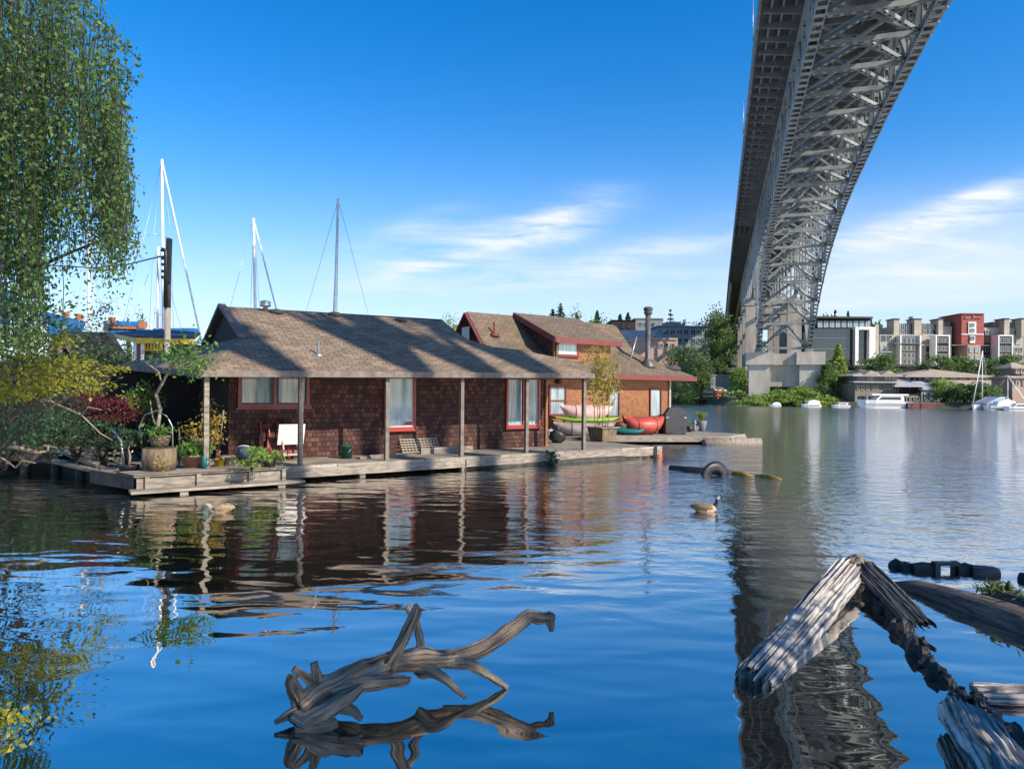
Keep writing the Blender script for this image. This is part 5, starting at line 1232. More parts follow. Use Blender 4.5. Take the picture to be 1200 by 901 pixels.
# kayaks
def kayak(name, label, c, d, L, w, h, mt, up_=0, strap=None, group=None, cat='kayak'):
    c = Vector(c); d = Vector(d).normalized(); t = thing(name, label, cat, c, group); s = d.cross(V(0, 0, 1)).normalized()
    vs, fs, n, m_ = [], [], 14, 14
    for i in range(n + 1):
        f = i / n; k = max(.02, math.sin(math.pi * f)) ** .45; rise = (2 * f - 1) ** 4 * h * .45
        for j in range(m_):
            a = 2 * math.pi * j / m_
            vs.append(c + d * ((f - .5) * L) + s * (math.cos(a) * w / 2 * k) + V(0, 0, h / 2 + math.sin(a) * h / 2 * k + rise))
    for i in range(n):
        for j in range(m_): fs.append((i * m_ + j, i * m_ + (j + 1) % m_, (i + 1) * m_ + (j + 1) % m_, (i + 1) * m_ + j))
    fs += [tuple(range(m_)), tuple(reversed(range(n * m_, n * m_ + m_)))]
    MB().add(vs, fs, True).build('hull', mt, t)
    if strap:
        for f in (.28, .72):
            k = math.sin(math.pi * f) ** .45; cc_ = c + d * ((f - .5) * L) + V(0, 0, h / 2)
            MB().tube([cc_ + s * (math.cos(a) * (w / 2 * k + .012)) + V(0, 0, math.sin(a) * (h / 2 * k + .012)) for a in [2 * math.pi * q / 16 for q in range(17)]], .016, 5).build('strap', strap, t)
    return t
kc = gnd(686, 512, .37); 
kayak('mauve_kayak', 'faded mauve kayak at the bottom of the kayak stack', (kc.x, kc.y + .4, .42), (1, .12, 0), 2.9, .8, .62, m_mauve, 0, m_black, 'kayaks stacked on the deck')
kayak('lime_kayak', 'lime green kayak wedged under the pink wrapped one', (kc.x + .15, kc.y + .5, 1.0), (1, .1, 0), 3.0, .7, .26, m_lime, 0, None, 'kayaks stacked on the deck')
kayak('wrapped_kayak', 'kayak wrapped in pale pink cloth on top of the stack', (kc.x + .1, kc.y + .5, 1.08), (1, .1, 0), 2.45, .85, .74, m_pink, 0, m_redfascia, 'kayaks stacked on the deck')
t = thing('kayak_rack', 'low dark timber rack under the stacked kayaks', 'rack', (kc.x, kc.y + .45, .37))
for a in (-.9, .9): MB().beam(V(kc.x + a, kc.y - .1, .42), V(kc.x + a, kc.y + .95, .42), .1, .09).build('bearer', m_greyd, t); MB().beam(V(kc.x + a, kc.y + .95, .37), V(kc.x + a, kc.y + .95, 1.2), .08, .08, (1, 0, 0)).build('upright', m_greyd, t)
pp = gnd(728, 509, .37)
t = thing('wicker_tub', 'grey brown wicker tub between the planter and the red boat', 'tub', pp); MB()._lathe(pp, [(.3, 0), (.34, .5), (.36, .52), (.3, .5)], 16, True).build('body', m_weave, t); MB().blob(pp + V(0, 0, .5), (.3, .3, .12), .3, 2).build('contents', m_redfascia, t)
kc = gnd(757, 510, .37)
kayak('red_boat', 'coral red upturned dinghy lying on the cedar deck', (kc.x, kc.y + .7, .34), (.96, .28, 0), 2.15, 1.3, .92, m_coral, 0, m_redfascia, None, 'dinghy')
kayak('teal_kayak', 'teal kayak end showing left of the red upturned dinghy', (kc.x - .75, kc.y + .2, .38), (1, -.1, 0), 1.5, .5, .3, m_teal)
kc = gnd(792, 509, .37)
t = thing('covered_grill', 'barbecue grill under a charcoal fabric cover on the cedar deck', 'grill', kc)
MB().prism([kc + V(*q) for q in ((-.48, 0, .06), (.52, 0, .06), (.56, 0, .95), (.42, 0, 1.2), (.1, 0, 1.34), (-.3, 0, 1.28), (-.5, 0, 1.0))], (0, .6, 0)).build('cover', m_charcoal, t)
for a in (-.4, .42): MB().tube([kc + V(a, .1, .07), kc + V(a, .5, .07)], .07, 10).build('wheel', m_black, t)
for a in (-.42, .46): MB().box(kc + V(a, -.01, .82), (.1, .03, .04)).build('buckle', m_white, t)
pp = gnd(779, 508, .37)
t = thing('brown_barrel', 'dark red brown barrel left of the covered grill', 'barrel', pp + V(0, .3, 0)); MB()._lathe(pp + V(0, .3, 0), [(.27, 0), (.32, .4), (.28, .85), (.25, .86)], 16, True).build('body', m_darkbrown, t); MB()._lathe(pp + V(0, .3, .86), [(.28, 0), (.28, .05), (.1, .1)], 16, True).build('lid', m_redfascia, t)
pp = gnd(821.5, 505, .37)
t = thing('fern_pot', 'tall grey pot with a yellow green fern at the end of the cedar deck', 'potted plant', pp); MB()._lathe(pp, [(.2, 0), (.3, .5), (.32, .54), (.25, .52)], 16, True).build('pot', m_greyst, t)
mbx = MB(); mbx2 = MB()
for k in range(150):
    a = rr.uniform(0, 6.28); l = rr.uniform(.3, .62); q = pp + V(0, 0, .52); dd = V(math.cos(a), math.sin(a), 0)
    mbx.add([q + dd * .05, q + dd * l * .55 + V(-.016 * math.sin(a), .016 * math.cos(a), l * .85), q + dd * l + V(0, 0, l * .7), q + dd * l * .55 + V(.016 * math.sin(a), -.016 * math.cos(a), l * .85)], [(0, 1, 2, 3)])
mbx.build('foliage', L_bright, t)
for x, y, lb, mt in ((808, 506, 'small black pot with a green plant between the grill and fern', m_black), (814, 505.5, 'tiny grey garden ornament beside the fern pot', m_greyst)):
    pp = gnd(x, y, .37); t = thing('small_pot' if mt is m_black else 'garden_ornament', lb, 'pot' if mt is m_black else 'ornament', pp)
    MB()._lathe(pp, [(.12, 0), (.17, .3), (.12, .3)] if mt is m_black else [(.12, 0), (.1, .2), (.05, .35), (.1, .45), (.08, .55), (.01, .6)], 12, True).build('body', mt, t)
    if mt is m_black: leaf_obj('foliage', L_green, t, np.array([(pp.x, pp.y, pp.z + .42)]) + rg.normal(size=(60, 3)) * [.11, .1, .1], .1, 23)
    else: MB()._lathe(pp + V(.14, 0, 0), [(.06, 0), (.07, .25), (.03, .3)], 10, True).build('base', mt, t)
# weeds growing on the float logs
t = thing('float_log', 'mossy flotation log showing at the waterline under the brown deck', 'log', HA(6, -.1, 0))
MB().tube([HA(4.9, .1, .0), HA(7, .0, .03), HA(9, -.05, .02), HA(11.2, -.1, .0), HA(12.2, -.1, -.04)], [.12, .15, .15, .15, .1], 12, True, True, .2, 6).build('trunk', m_greyd, t)
P = np.concatenate([np.array(HA(8.1, -.2, .22))[None] + rg.normal(size=(120, 3)) * [.16, .1, .12]]); leaf_obj('foliage', L_dark, t, P, .12, 24)
pc = HA(13.12, -.12, .1); m_orangeb = M_paint('dull_orange_paint', (.36, .10, .05), .8); t = thing('mooring_pile', 'short grey square mooring post at the corner of the brown deck', 'post', (pc.x, pc.y, 0))
MB().box((pc.x, pc.y, .05), (.26, .34, .74), HE, HB).build('post', m_grey, t); MB().box(V(pc.x, pc.y, .06) - HB * .19, (.2, .05, .12), HE, HB).build('orange_block', m_orangeb, t); MB().beam(V(pc.x, pc.y + .3, .38), V(pc.x + 1.0, pc.y + .9, .34), .5, .1).build('gangplank', m_greyd, t)  # dull orange block low on the face of the post

# ================================================================== LEFT BANK AND BACKGROUND LEFT
# dark boat shed with yellowish gable boards
sh = thing('boat_shed', 'dark boat shed with yellowish gable boards left of the brown roof', 'shed', px(90, 500, 27))
A = lambda x, y, d: px(x, y, d)
ap, gl, gr_ = A(72, 391, 26), A(57, 418, 26), A(88, 418, 26)
rb = A(152, 391, 33)
MB().prism([gl, gr_, ap], (1.0, 1.6, 0)).build('gable', m_dark, sh)
mbx = MB(); mbx.beam(gl + V(0, -.05, 0), ap + V(0, -.05, 0), .12, .14, (0, 1, 0)); mbx.beam(gr_ + V(0, -.05, 0), ap + V(0, -.05, 0), .12, .14, (0, 1, 0)); mbx.build('barge_board', m_weave, sh)
MB().beam(A(70.5, 417, 25.9), A(70.5, 396, 25.9), .1, .1, (1, 0, 0)).build('gable_post', m_grey, sh)
mr = M('dark_felt_roof', (.022, .024, .030), (.012, .013, .017), 2, .9, .2)
MB().prism([gr_ + V(.1, 0, -.05), ap + V(0, 0, .04), A(132, 392, 31), A(150, 421, 31)], (0, .0, .08)).build('roof', mr, sh)
MB().prism([gr_ + V(-1, .1, -.05), A(146, 424, 30.5) , A(126, 432, 27), A(60, 434, 25)], (0, 0, .06)).build('lower_roof', mr, sh)
MB().prism([A(0, 432, 26), A(128, 432, 26), A(128, 530, 26), A(0, 530, 26)], (0, 1.5, 0)).build('wall', m_dark, sh)
MB().prism([A(60, 437, 25.8), A(106, 437, 25.8), A(106, 458, 25.8), A(60, 458, 25.8)], (0, .1, 0)).build('wall_panel', m_greyst, sh)
dr_ = MB().prism([A(114, 440, 25.7), A(125, 440, 25.7), A(125, 462, 25.7), A(114, 462, 25.7)], (0, .12, 0)).build('door', m_white, sh)
MB().prism([A(106, 438, 25.75), A(113.6, 438, 25.75), A(113.6, 462, 25.75), A(106, 462, 25.75)], (0, .1, 0)).build('shutter', m_greyst, sh)
MB().prism([A(60, 422, 25.2), A(106, 420, 25.4), A(106, 431, 25.4), A(60, 433, 25.2)], (0, .1, 0)).build('mossy_fascia', M('yellow_moss_board', (.32, .30, .05), (.10, .13, .03), 3, .95, .3), sh)
rgs = np.random.default_rng(12)
P = np.concatenate([np.array(px(x, y, d))[None] + rgs.normal(size=(n, 3)) * [.55, .3, .22] for x, y, d, n in ((70, 428, 24.8, 160), (95, 420, 25, 160), (118, 414, 25.5, 160), (138, 420, 26, 160), (126, 430, 25, 160), (150, 430, 26, 120), (100, 400, 27, 70), (60, 445, 24.8, 160), (95, 455, 24.8, 120))])
leaf_obj('foliage', L_dark, sh, P, .17, 13, .4)
# yellow trimmed houseboat behind
yb = thing('yellow_trimmed_houseboat', 'houseboat with a yellow fascia and dark flat roof behind the brown roof', 'houseboat', px(190, 430, 40))
m_yfas = M_paint('yellow_fascia_paint', (.55, .33, .015), .5)
m_navy = M_paint('dark_navy_roof', (.03, .035, .05), .7)
q = [px(135, 392, 41), px(160, 397, 38), px(228, 398.5, 40), px(235, 392, 46), px(190, 388, 48)]
MB().prism([p + V(0, 0, .02) for p in q], (0, 0, .12)).build('roof', m_navy, yb)
mbx = MB(); mbx.beam(q[0] - V(0, .05, .1), q[1] - V(0, .05, .1), .08, .28); mbx.beam(q[1] - V(0, .05, .1), q[2] - V(0, .05, .1), .08, .30); mbx.build('fascia', m_yfas, yb)
MB().prism([px(160, 403, 39), px(226, 403, 41), px(226, 440, 41), px(160, 440, 39)], (0, 3, 0)).build('wall', m_darkbrown, yb)
for x0, x1 in ((170, 179), (181, 190)):
    w = window(yb, x0, 401, x1, 411, 38.6, m_yfas, m_panedark, 2, 1, .08)
for x0, mt in ((158.5, m_white), (163.5, m_redfascia), (167, m_white)): MB().beam(px(x0, 440, 38.4), px(x0, 400, 38.4), .14, .14, (1, 0, 0)).build('post', mt, yb)
# blue shipyard barge
bg_ = thing('shipyard_barge', 'bright blue shipyard barge with orange fittings glimpsed past the birch', 'barge', px(140, 470, 72))
bgz = px(140, 470, 72)
m_blue = M_paint('bright_blue_paint', (.02, .19, .48), .45); m_orange2 = M_paint('rust_orange_paint', (.5, .17, .05), .6)
mbx = MB(); mbx.prism([V(px(-40, 400, 72).x, 72, -.2), V(px(245, 400, 72).x, 72, -.2), V(px(245, 400, 72).x, 72, 2.5), V(px(-40, 400, 72).x, 72, 2.5)], (0, 8, 0)); mbx.build('hull', m_blue, bg_)
MB().prism([px(176, 392, 71.5), px(228, 392, 71.5), px(228, 384.5, 71.5), px(176, 384.5, 71.5)], (0, 1, 0)).build('bulwark', m_blue, bg_)
MB().prism([px(120, 392, 71), px(176, 392, 71), px(176, 381, 71), px(132, 379, 71), (px(120, 384, 71))], (0, 4, 0)).build('deckhouse', m_white, bg_)
for x0, x1, y in ((122, 172, 379), (122, 160, 384), (128, 176, 388)): MB().beam(px(x0, y, 70.8), px(x1, y + 1, 70.8), .25, .5).build('beam', m_blue if y != 384 else m_orange2, bg_)
MB().beam(px(52, 371, 70), px(96, 382, 70), .8, 1.0).build('boom', m_blue, bg_)
for x0 in (61, 68): MB().beam(px(x0, 373, 70), px(x0 + 1, 392, 70), .6, .6, (1, 0, 0)).build('strut', m_blue, bg_)
MB().prism([px(55, 395, 70.5), px(70, 395, 70.5), px(70, 383, 70.5), px(55, 383, 70.5)], (0, 3, 0)).build('cabin', m_blue, bg_)
for x0, y0 in ((77, 370), (93, 372), (131, 376), (167, 381)): MB().box(px(x0, y0, 70), (.5, .5, .7)).build('fitting', m_orange2, bg_)
MB().beam(px(4, 352, 66), px(20, 366, 66), .9, 1.2).build('boom', m_blue, bg_); MB().beam(px(4, 340, 66), px(4, 392, 66), .5, .5, (1, 0, 0)).build('strut', m_blue, bg_)
# sail boats whose masts stand above the roofs
def mast_boat(x, ytop, d, L, label, rake, spread, rz, jib, trunk):
    r = ray(x, 461); loc = V(r.x * d, d, 0); mz = px(x, ytop, d).z
    return sailboat(loc, L, mz, label, rz, rake, 'sailboats behind the houses', spread, jib=jib, trunk=trunk)
mast_boat(186, 187, 62, 12, 'sailboat with the tallest mast, left of the dark utility pole', .02, .70, 2.9, True, .16)
mast_boat(296, 256, 66, 10, 'sailboat with a white mast and thick furled sail over the gable', .03, .5, 3.0, True, .17)
mast_boat(396, 233, 60, 10, 'sailboat with a white mast over the middle of the brown roof', .02, .34, .5, False, .16)
mast_boat(101, 270, 70, 10, 'sailboat with a pale brown mast seen through the birch', .01, .5, 2.6, False, .17)
mast_boat(178, 289, 64, 9, 'sailboat with a short bare cream mast by the utility pole', .0, .6, 3.3, False, .13)
# utility pole
pb = px(196, 420, 30); up_ = thing('utility_pole', 'utility pole, dark above and bleached below, with a side pipe', 'utility pole', (pb.x, 30, 0))
MB().tube([V(pb.x, 30, -.3), V(pb.x, 30, px(196, 361, 30).z)], [.13, .125], 12).build('lower_pole', m_polewood, up_)
MB().tube([V(pb.x, 30, px(196, 361, 30).z), px(198, 280, 30)], [.125, .12], 12).build('upper_pole', m_charcoal, up_)
MB().beam(px(196.5, 331, 29.85), px(198.5, 280, 29.85), .2, .18, (1, 0, 0)).build('pole_plate', m_black, up_)
MB().tube([px(194, 360, 29.8), px(194.4, 300, 29.8), px(194, 293.5, 29.8), px(191, 292, 29.8), px(190, 295, 29.8)], .09, 8).build('riser_pipe', m_black, up_)
for y in (303, 310, 318, 325): MB().box(px(191.6, y, 29.75), (.16, .12, .12)).build('bracket', m_black, up_)
tag(MB().tube([px(193, 300, 29.8), px(178, 303, 28), px(150, 310, 24), px(110, 314, 20), px(60, 311, 16), px(20, 312, 13), px(-60, 300, 10)], [.03, .03, .025, .02, .018, .015, .015], 6).build('power_cable', m_black), 'dark cable sagging from the utility pole into the birch', 'cable')
# poplars and far trees on the left
for k, (x, yt, w_) in enumerate(((150, 362, 8), (163, 359, 14), (222, 381, 16), (35, 372, 40), (118, 376, 30))):
    lb = ['slim poplar left of the tall mast', 'wider poplar beside the slim one at the tall mast', 'small round tree on the left skyline by the brown roof', 'dark rounded tree behind the birch at the left edge', 'rounded tree behind the dark shed roof'][k]
    fit_tree(tree, x, yt, 318 if k < 3 else 312, w_, 'poplar' if k < 2 else 'skyline_tree', L_far, lb, None if k < 2 else 'rounded trees on the skyline', n=900, size=1.0, seed=80 + k, trunk=.05)

# birch on the left bank
def birch():
    base = V(-9.6, 10.2, .22); t = thing('weeping_birch', 'weeping birch with hanging leafy strands filling the upper left corner', 'tree', base)
    rg = np.random.default_rng(3); mbx = MB()
    tr = [base - V(0, 0, .3), base + V(.1, 0, 2.5), base + V(.0, .1, 5), base + V(.3, 0, 8), base + V(.5, .1, 11)]
    mbx.tube(tr, [.28, .24, .2, .14, .06], 10, True, True, .15, 1); mbx.build('trunk', m_barkpale, t)
    P, strands, limbs = [], MB(), MB()
    for k in range(30):
        a = V(*tr[2 + k % 2]) + V(0, 0, rg.uniform(0, 2.6)); e = V(rg.uniform(-8.2, -6.6), rg.uniform(8.6, 10.8), rg.uniform(6.4, 9.4))
        limbs.tube([a, a.lerp(e, .5) + V(0, 0, .7), e], [.06, .035, .012], 6)
    for e in ((-6.6, 9.4, 4.1), (-5.6, 9.2, 4.3), (-6.0, 9.6, 5.6), (-6.4, 9.0, 3.4)):
        limbs.tube([tr[1] + V(0, 0, 1.2), V(*e) - V(1.6, -.2, .25), V(*e) - V(.7, 0, .3), V(*e)], [.055, .035, .025, .012], 6, True, True, .2, 4)
    limbs.build('limb', m_bark, t)
    # a drooping spray near the top right
    def strand(x, y, z0, z1, dens, sway):
        n = max(6, int((z0 - z1) * dens)); f = np.linspace(0, 1, n); ph = rg.uniform(0, 6)
        q = np.stack([x + sway * (1 - (1 - f) ** 2) + .07 * np.sin(ph + f * 5), y + .07 * np.cos(ph + f * 4), z0 - (z0 - z1) * f], 1)
        strands.tube([V(*q[i]) for i in range(0, n, max(1, n // 7))], .006, 3, False)
        P.append(np.repeat(q, 2, 0) + rg.normal(size=(2 * n, 3)) * [.05, .07, .03])
    cl_x = np.concatenate([np.linspace(-28, 136, 13) + rg.uniform(-5, 5, 13), [118, 126, 134, 140, 30, 48]])
    for k in range(265):
        xp = float(rg.choice(cl_x)) + rg.normal() * 4.5; xp = min(xp, 144); d = rg.uniform(8.2, 11.2); X = (xp - 600) / 800 * d
        ytop = -90 if xp < 85 else -90 + (xp - 85) * 2.9
        ybot = rg.uniform(200, 330) if xp > 85 else rg.uniform(240, 400)
        if xp > 112: ybot = rg.uniform(250, 335)
        if xp < 45: ybot = rg.uniform(300, 420)
        y0 = rg.uniform(ytop, ytop + 190)
        if 52 < xp < 92: ybot = min(ybot, rg.uniform(230, 350))
        if ybot - y0 < 40: ybot = y0 + 60
        z0, z1 = CAM_H + (456 - y0) / 800 * d, CAM_H + (456 - ybot) / 800 * d
        strand(X, d, z0, z1, 19, rg.uniform(-.1, .18))
    for x0, y0, x1, y1 in ((100, 20, 150, 62), (110, 45, 162, 70), (118, 70, 160, 98), (60, 5, 112, 8), (112, 90, 150, 105)):   # out-reaching twigs
        a, b_ = np.array(px(x0, y0, 9.3)), np.array(px(x1, y1, 9.1)); f = np.linspace(0, 1, 26)[:, None]
        q = a + (b_ - a) * f; q[:, 2] += .12 * np.sin(f[:, 0] * 3.14); strands.tube([V(*w) for w in q[::5]], .007, 3, False)
        P.append(np.repeat(q, 3, 0) + rg.normal(size=(78, 3)) * [.05, .08, .07])
    strands.build('twigs', m_bark, t); 
    leaf_obj('foliage', L_birch, t, np.concatenate(P), .064, 4, .9, .58)
birch()
# slim sapling seen against the sky above the shed
shrub('sapling', px(120, 440, 22), 1.7, 2.9, L_dark, 'thin airy sapling against the sky above the dark shed', None, 600, .09, 31, 'tree', 0, 20, .5)
# sunlit small tree on the left
for k, (x, y, d, w_, h_) in enumerate(((30, 505, 16.5, 2.2, 1.5), (58, 515, 17.2, 2.0, 1.4), (90, 515, 17.6, 1.8, 1.6), (118, 540, 17.2, 1.5, 1.15), (5, 500, 15.6, 2.0, 1.6))):
    p = px(x, y, d); p.z = .45
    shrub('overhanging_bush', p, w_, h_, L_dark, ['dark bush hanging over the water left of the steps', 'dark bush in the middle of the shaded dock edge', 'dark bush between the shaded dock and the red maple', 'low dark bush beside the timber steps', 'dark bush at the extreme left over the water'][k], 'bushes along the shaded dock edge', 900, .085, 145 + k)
def layered(name, label, spots, leaf, n, size, base, bark, seed, cat, droop=.3, spread=(.35, .3, .09)):
    rg = np.random.default_rng(seed); t = thing(name, label, cat, base); P = []; mbx = MB()
    for x, y, d, k in spots:
        c = px(x, y, d); P.append(np.array(c)[None] + rg.normal(size=(int(n * k), 3)) * np.array(spread) * max(.4, k))
        mid = Vector(base).lerp(c, .55) + V(0, 0, .25); mbx.tube([Vector(base), mid, c], [.024, .016, .005], 6, True, True, .2, x)
    leaf_obj('foliage', leaf, t, np.concatenate(P), size, seed, droop); mbx.build('stem', bark, t); return t
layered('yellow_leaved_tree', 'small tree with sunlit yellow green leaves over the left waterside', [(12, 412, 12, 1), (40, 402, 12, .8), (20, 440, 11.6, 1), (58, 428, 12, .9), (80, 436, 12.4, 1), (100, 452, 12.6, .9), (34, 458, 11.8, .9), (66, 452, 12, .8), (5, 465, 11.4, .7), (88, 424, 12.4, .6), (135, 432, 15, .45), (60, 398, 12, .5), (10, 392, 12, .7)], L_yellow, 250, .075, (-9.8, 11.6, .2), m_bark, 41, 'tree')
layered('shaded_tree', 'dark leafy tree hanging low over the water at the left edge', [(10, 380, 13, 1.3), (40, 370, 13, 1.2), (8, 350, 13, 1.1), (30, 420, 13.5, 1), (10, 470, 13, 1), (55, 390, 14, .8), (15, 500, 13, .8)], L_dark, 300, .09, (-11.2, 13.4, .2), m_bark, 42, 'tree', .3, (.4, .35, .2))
layered('red_maple', 'red leaved japanese maple at the left end of the porch', [(104, 464, 18, .5), (118, 470, 17.8, .6), (130, 476, 18, .7), (142, 470, 18.2, .6), (138, 490, 18, .6), (124, 488, 17.8, .5), (150, 482, 18.3, .5), (112, 478, 17.8, .4)], L_red, 420, .065, px(140, 540, 18), m_bark, 43, 'tree', .6, (.38, .3, .10))
bb = px(165, 520, 19); shrub('bamboo_clump', bb, 1.0, 1.7, L_bright, 'light green feathery bamboo bush under the porch eave', None, 900, .10, 44, 'shrub', 5, 16, .42, .8)
for k, (x, y, d, w_, h_) in enumerate(((70, 530, 20, 2.2, 1.6), (40, 525, 21, 2.4, 1.7), (100, 528, 21, 2.0, 1.9), (10, 520, 19, 2.0, 1.5), (165, 545, 18.6, 1.0, .8), (84, 500, 24, 2.4, 1.8))):
    p = px(x, y, d); p.z = .4
    shrub('garden_shrub', p, w_, h_, L_dark, ['dark leafy shrub on the shaded left dock', 'dark shrub at the far left of the shaded dock', 'dark shrub behind the red maple', 'dark shrub at the left edge above the water', 'grey green low shrub under the bamboo bush', 'dark shrub against the shed wall'][k], 'shrubs in the shaded garden', 700, .10, 45 + k)
# shaded left dock, ladder, rails
dk = thing('shaded_dock', 'dark timber dock in the shade left of the landing', 'dock', px(60, 530, 20))
MB().prism([px(-60, 520, 19.5), px(70, 531, 18.6), px(112, 549, 16.6), px(140, 530, 20), px(120, 505, 27), px(-80, 505, 27)], (0, 0, .10)).build('deck', m_deck, dk)
for p in dk.children: pass
MB().beam(px(-60, 527, 19.6), px(72, 537, 18.7), .2, .3).build('fascia', m_greyd, dk)
for x, y, d in ((-20, 532, 19.7), (30, 534, 19.2), (66, 537, 18.8), (95, 545, 17.6)):
    p = px(x, y, d); MB().tube([V(p.x, p.y, -.4), V(p.x, p.y, .5)], .13, 8).build('pile', m_greyd, dk)
st_ = thing('timber_steps', 'short flight of weathered timber steps beside the red maple', 'steps', px(138, 545, 16.9))
for k in range(5): MB().box(px(138 + k * .4, 543.5 - k * 6.6, 16.9 + k * .1), (.36, .22, .05)).build('tread', m_grey, st_)
for a in (-.2, .2): MB().beam(px(138, 547, 16.9) + V(a, 0, 0), px(140, 514, 17.4) + V(a, 0, 0), .05, .12, (0, 1, 0)).build('stringer', m_greyd, st_)
t = thing('pipe_rail', 'curved pale pipe handrail above the timber steps', 'handrail', px(140, 530, 16.7)); MB().tube([px(130, 502, 16.8), px(136, 508, 16.8), px(142, 517, 16.7), px(145, 545, 16.6)], .03, 7).build('rail', m_metal, t); MB().tube([px(150, 553, 16.6), px(152, 532, 16.6), px(156, 528, 16.6)], .02, 6).build('post', m_metal, t)
for k, pts in enumerate((((-20, 518, 13), (20, 524, 13), (44, 530, 13.2), (56, 528, 13.2), (57, 520, 13.3)), ((-15, 526, 12.4), (8, 540, 12.6), (18, 548, 12.7)), ((20, 462, 12.4), (60, 470, 12.7), (95, 486, 13), (118, 508, 13.2), (132, 516, 13.3)), ((-10, 440, 12), (30, 446, 12.2), (50, 440, 12.4), (82, 448, 12.6)))):
    t = thing('dead_branch', ['bare pale branch reaching low over the dark water at left', 'short bare twig just above the water at the left edge', 'long bare pale branch slanting down to the timber steps', 'bare twisted branch among the yellow leaves'][k], 'branch', px(*pts[0]))
    P = [px(*q) for q in pts]; MB().tube(P, [(.045 if k < 1 else .024) * (1 - .8 * i / len(P)) for i in range(len(P))], 7, True, True, .25, k).build('limb', m_barkpale, t)
    MB().tube([P[2], P[2] + V(.2, -.1, .15), P[2] + V(.45, -.1, .1)], [.02, .014, .006], 5).build('twig', m_barkpale, t)
# shrub at the lower left corner
c = V(-3.02, 3.95, .12)
shrub('corner_shrub', c, .5, .36, L_yellow, 'small yellow and reddish shrub at the lower left corner', None, 700, .035, 61, 'shrub', 6, 18, .45)

# ================================================================== WATER THINGS
# tyre and boom
c = gnd(838, 556); t = thing('rubber_tyre', 'black rubber tyre standing half sunk in the water', 'tyre', c)
mbx = MB(); vs, fs = [], []; ax = V(.75, .66, 0); sd = V(0, 0, 1); w0 = ax.cross(sd)
rimd = V(.9, .3, 0).normalized(); nrm_ = V(-.35, -.94, 0).normalized()
for i in range(28):
    a = 2 * math.pi * i / 28; o = rimd * math.cos(a) + V(0, 0, 1) * math.sin(a)
    for j in range(10):
        b_ = 2 * math.pi * j / 10; vs.append(c + V(0, 0, -.10) + o * (.34 + .15 * math.cos(b_)) + nrm_ * (.17 * math.sin(b_)))
for i in range(28):
    for j in range(10): fs.append((i * 10 + j, i * 10 + (j + 1) % 10, (i + 1) % 28 * 10 + (j + 1) % 10, (i + 1) % 28 * 10 + j))
mbx.add(vs, fs, True).build('tread', m_black, t); 
mbx = MB(); mbx.tube([c + V(0, 0, -.10) + (rimd * math.cos(a) + V(0, 0, 1) * math.sin(a)) * .22 - nrm_ * .02 for a in [2 * math.pi * k / 24 for k in range(25)]], .03, 6).build('bead', m_charcoal, t)
m_kelp = M('yellow_weed', (.34, .22, .03), (.14, .10, .02), 8, .8, .6)
def floatlog(name, label, pts, rs, mt, cat='log', rough=.15, seed=1, group=None, n=12):
    t = thing(name, label, cat, pts[0], group); MB().tube(pts, rs, n, True, True, rough, seed).build('trunk', mt, t); return t
floatlog('boom_log', 'dark floating boom log either side of the tyre', [gnd(786, 549), gnd(810, 552), gnd(845, 554), gnd(858, 555)], [.1, .14, .14, .1], m_charred)
floatlog('weed_covered_log', 'yellow weed covered log trailing right from the boom log', [gnd(848, 554) - V(0, 0, .02), gnd(870, 556), gnd(882, 558) - V(0, 0, .04)], [.06, .11, .04], m_kelp, seed=4, rough=.3, group='weed covered boom pieces')
floatlog('weed_covered_log', 'yellow weed covered log farthest right on the boom', [gnd(885, 557) - V(0, 0, .02), gnd(902, 559), gnd(918, 561) - V(0, 0, .04)], [.04, .09, .03], m_kelp, seed=6, rough=.3, group='weed covered boom pieces')
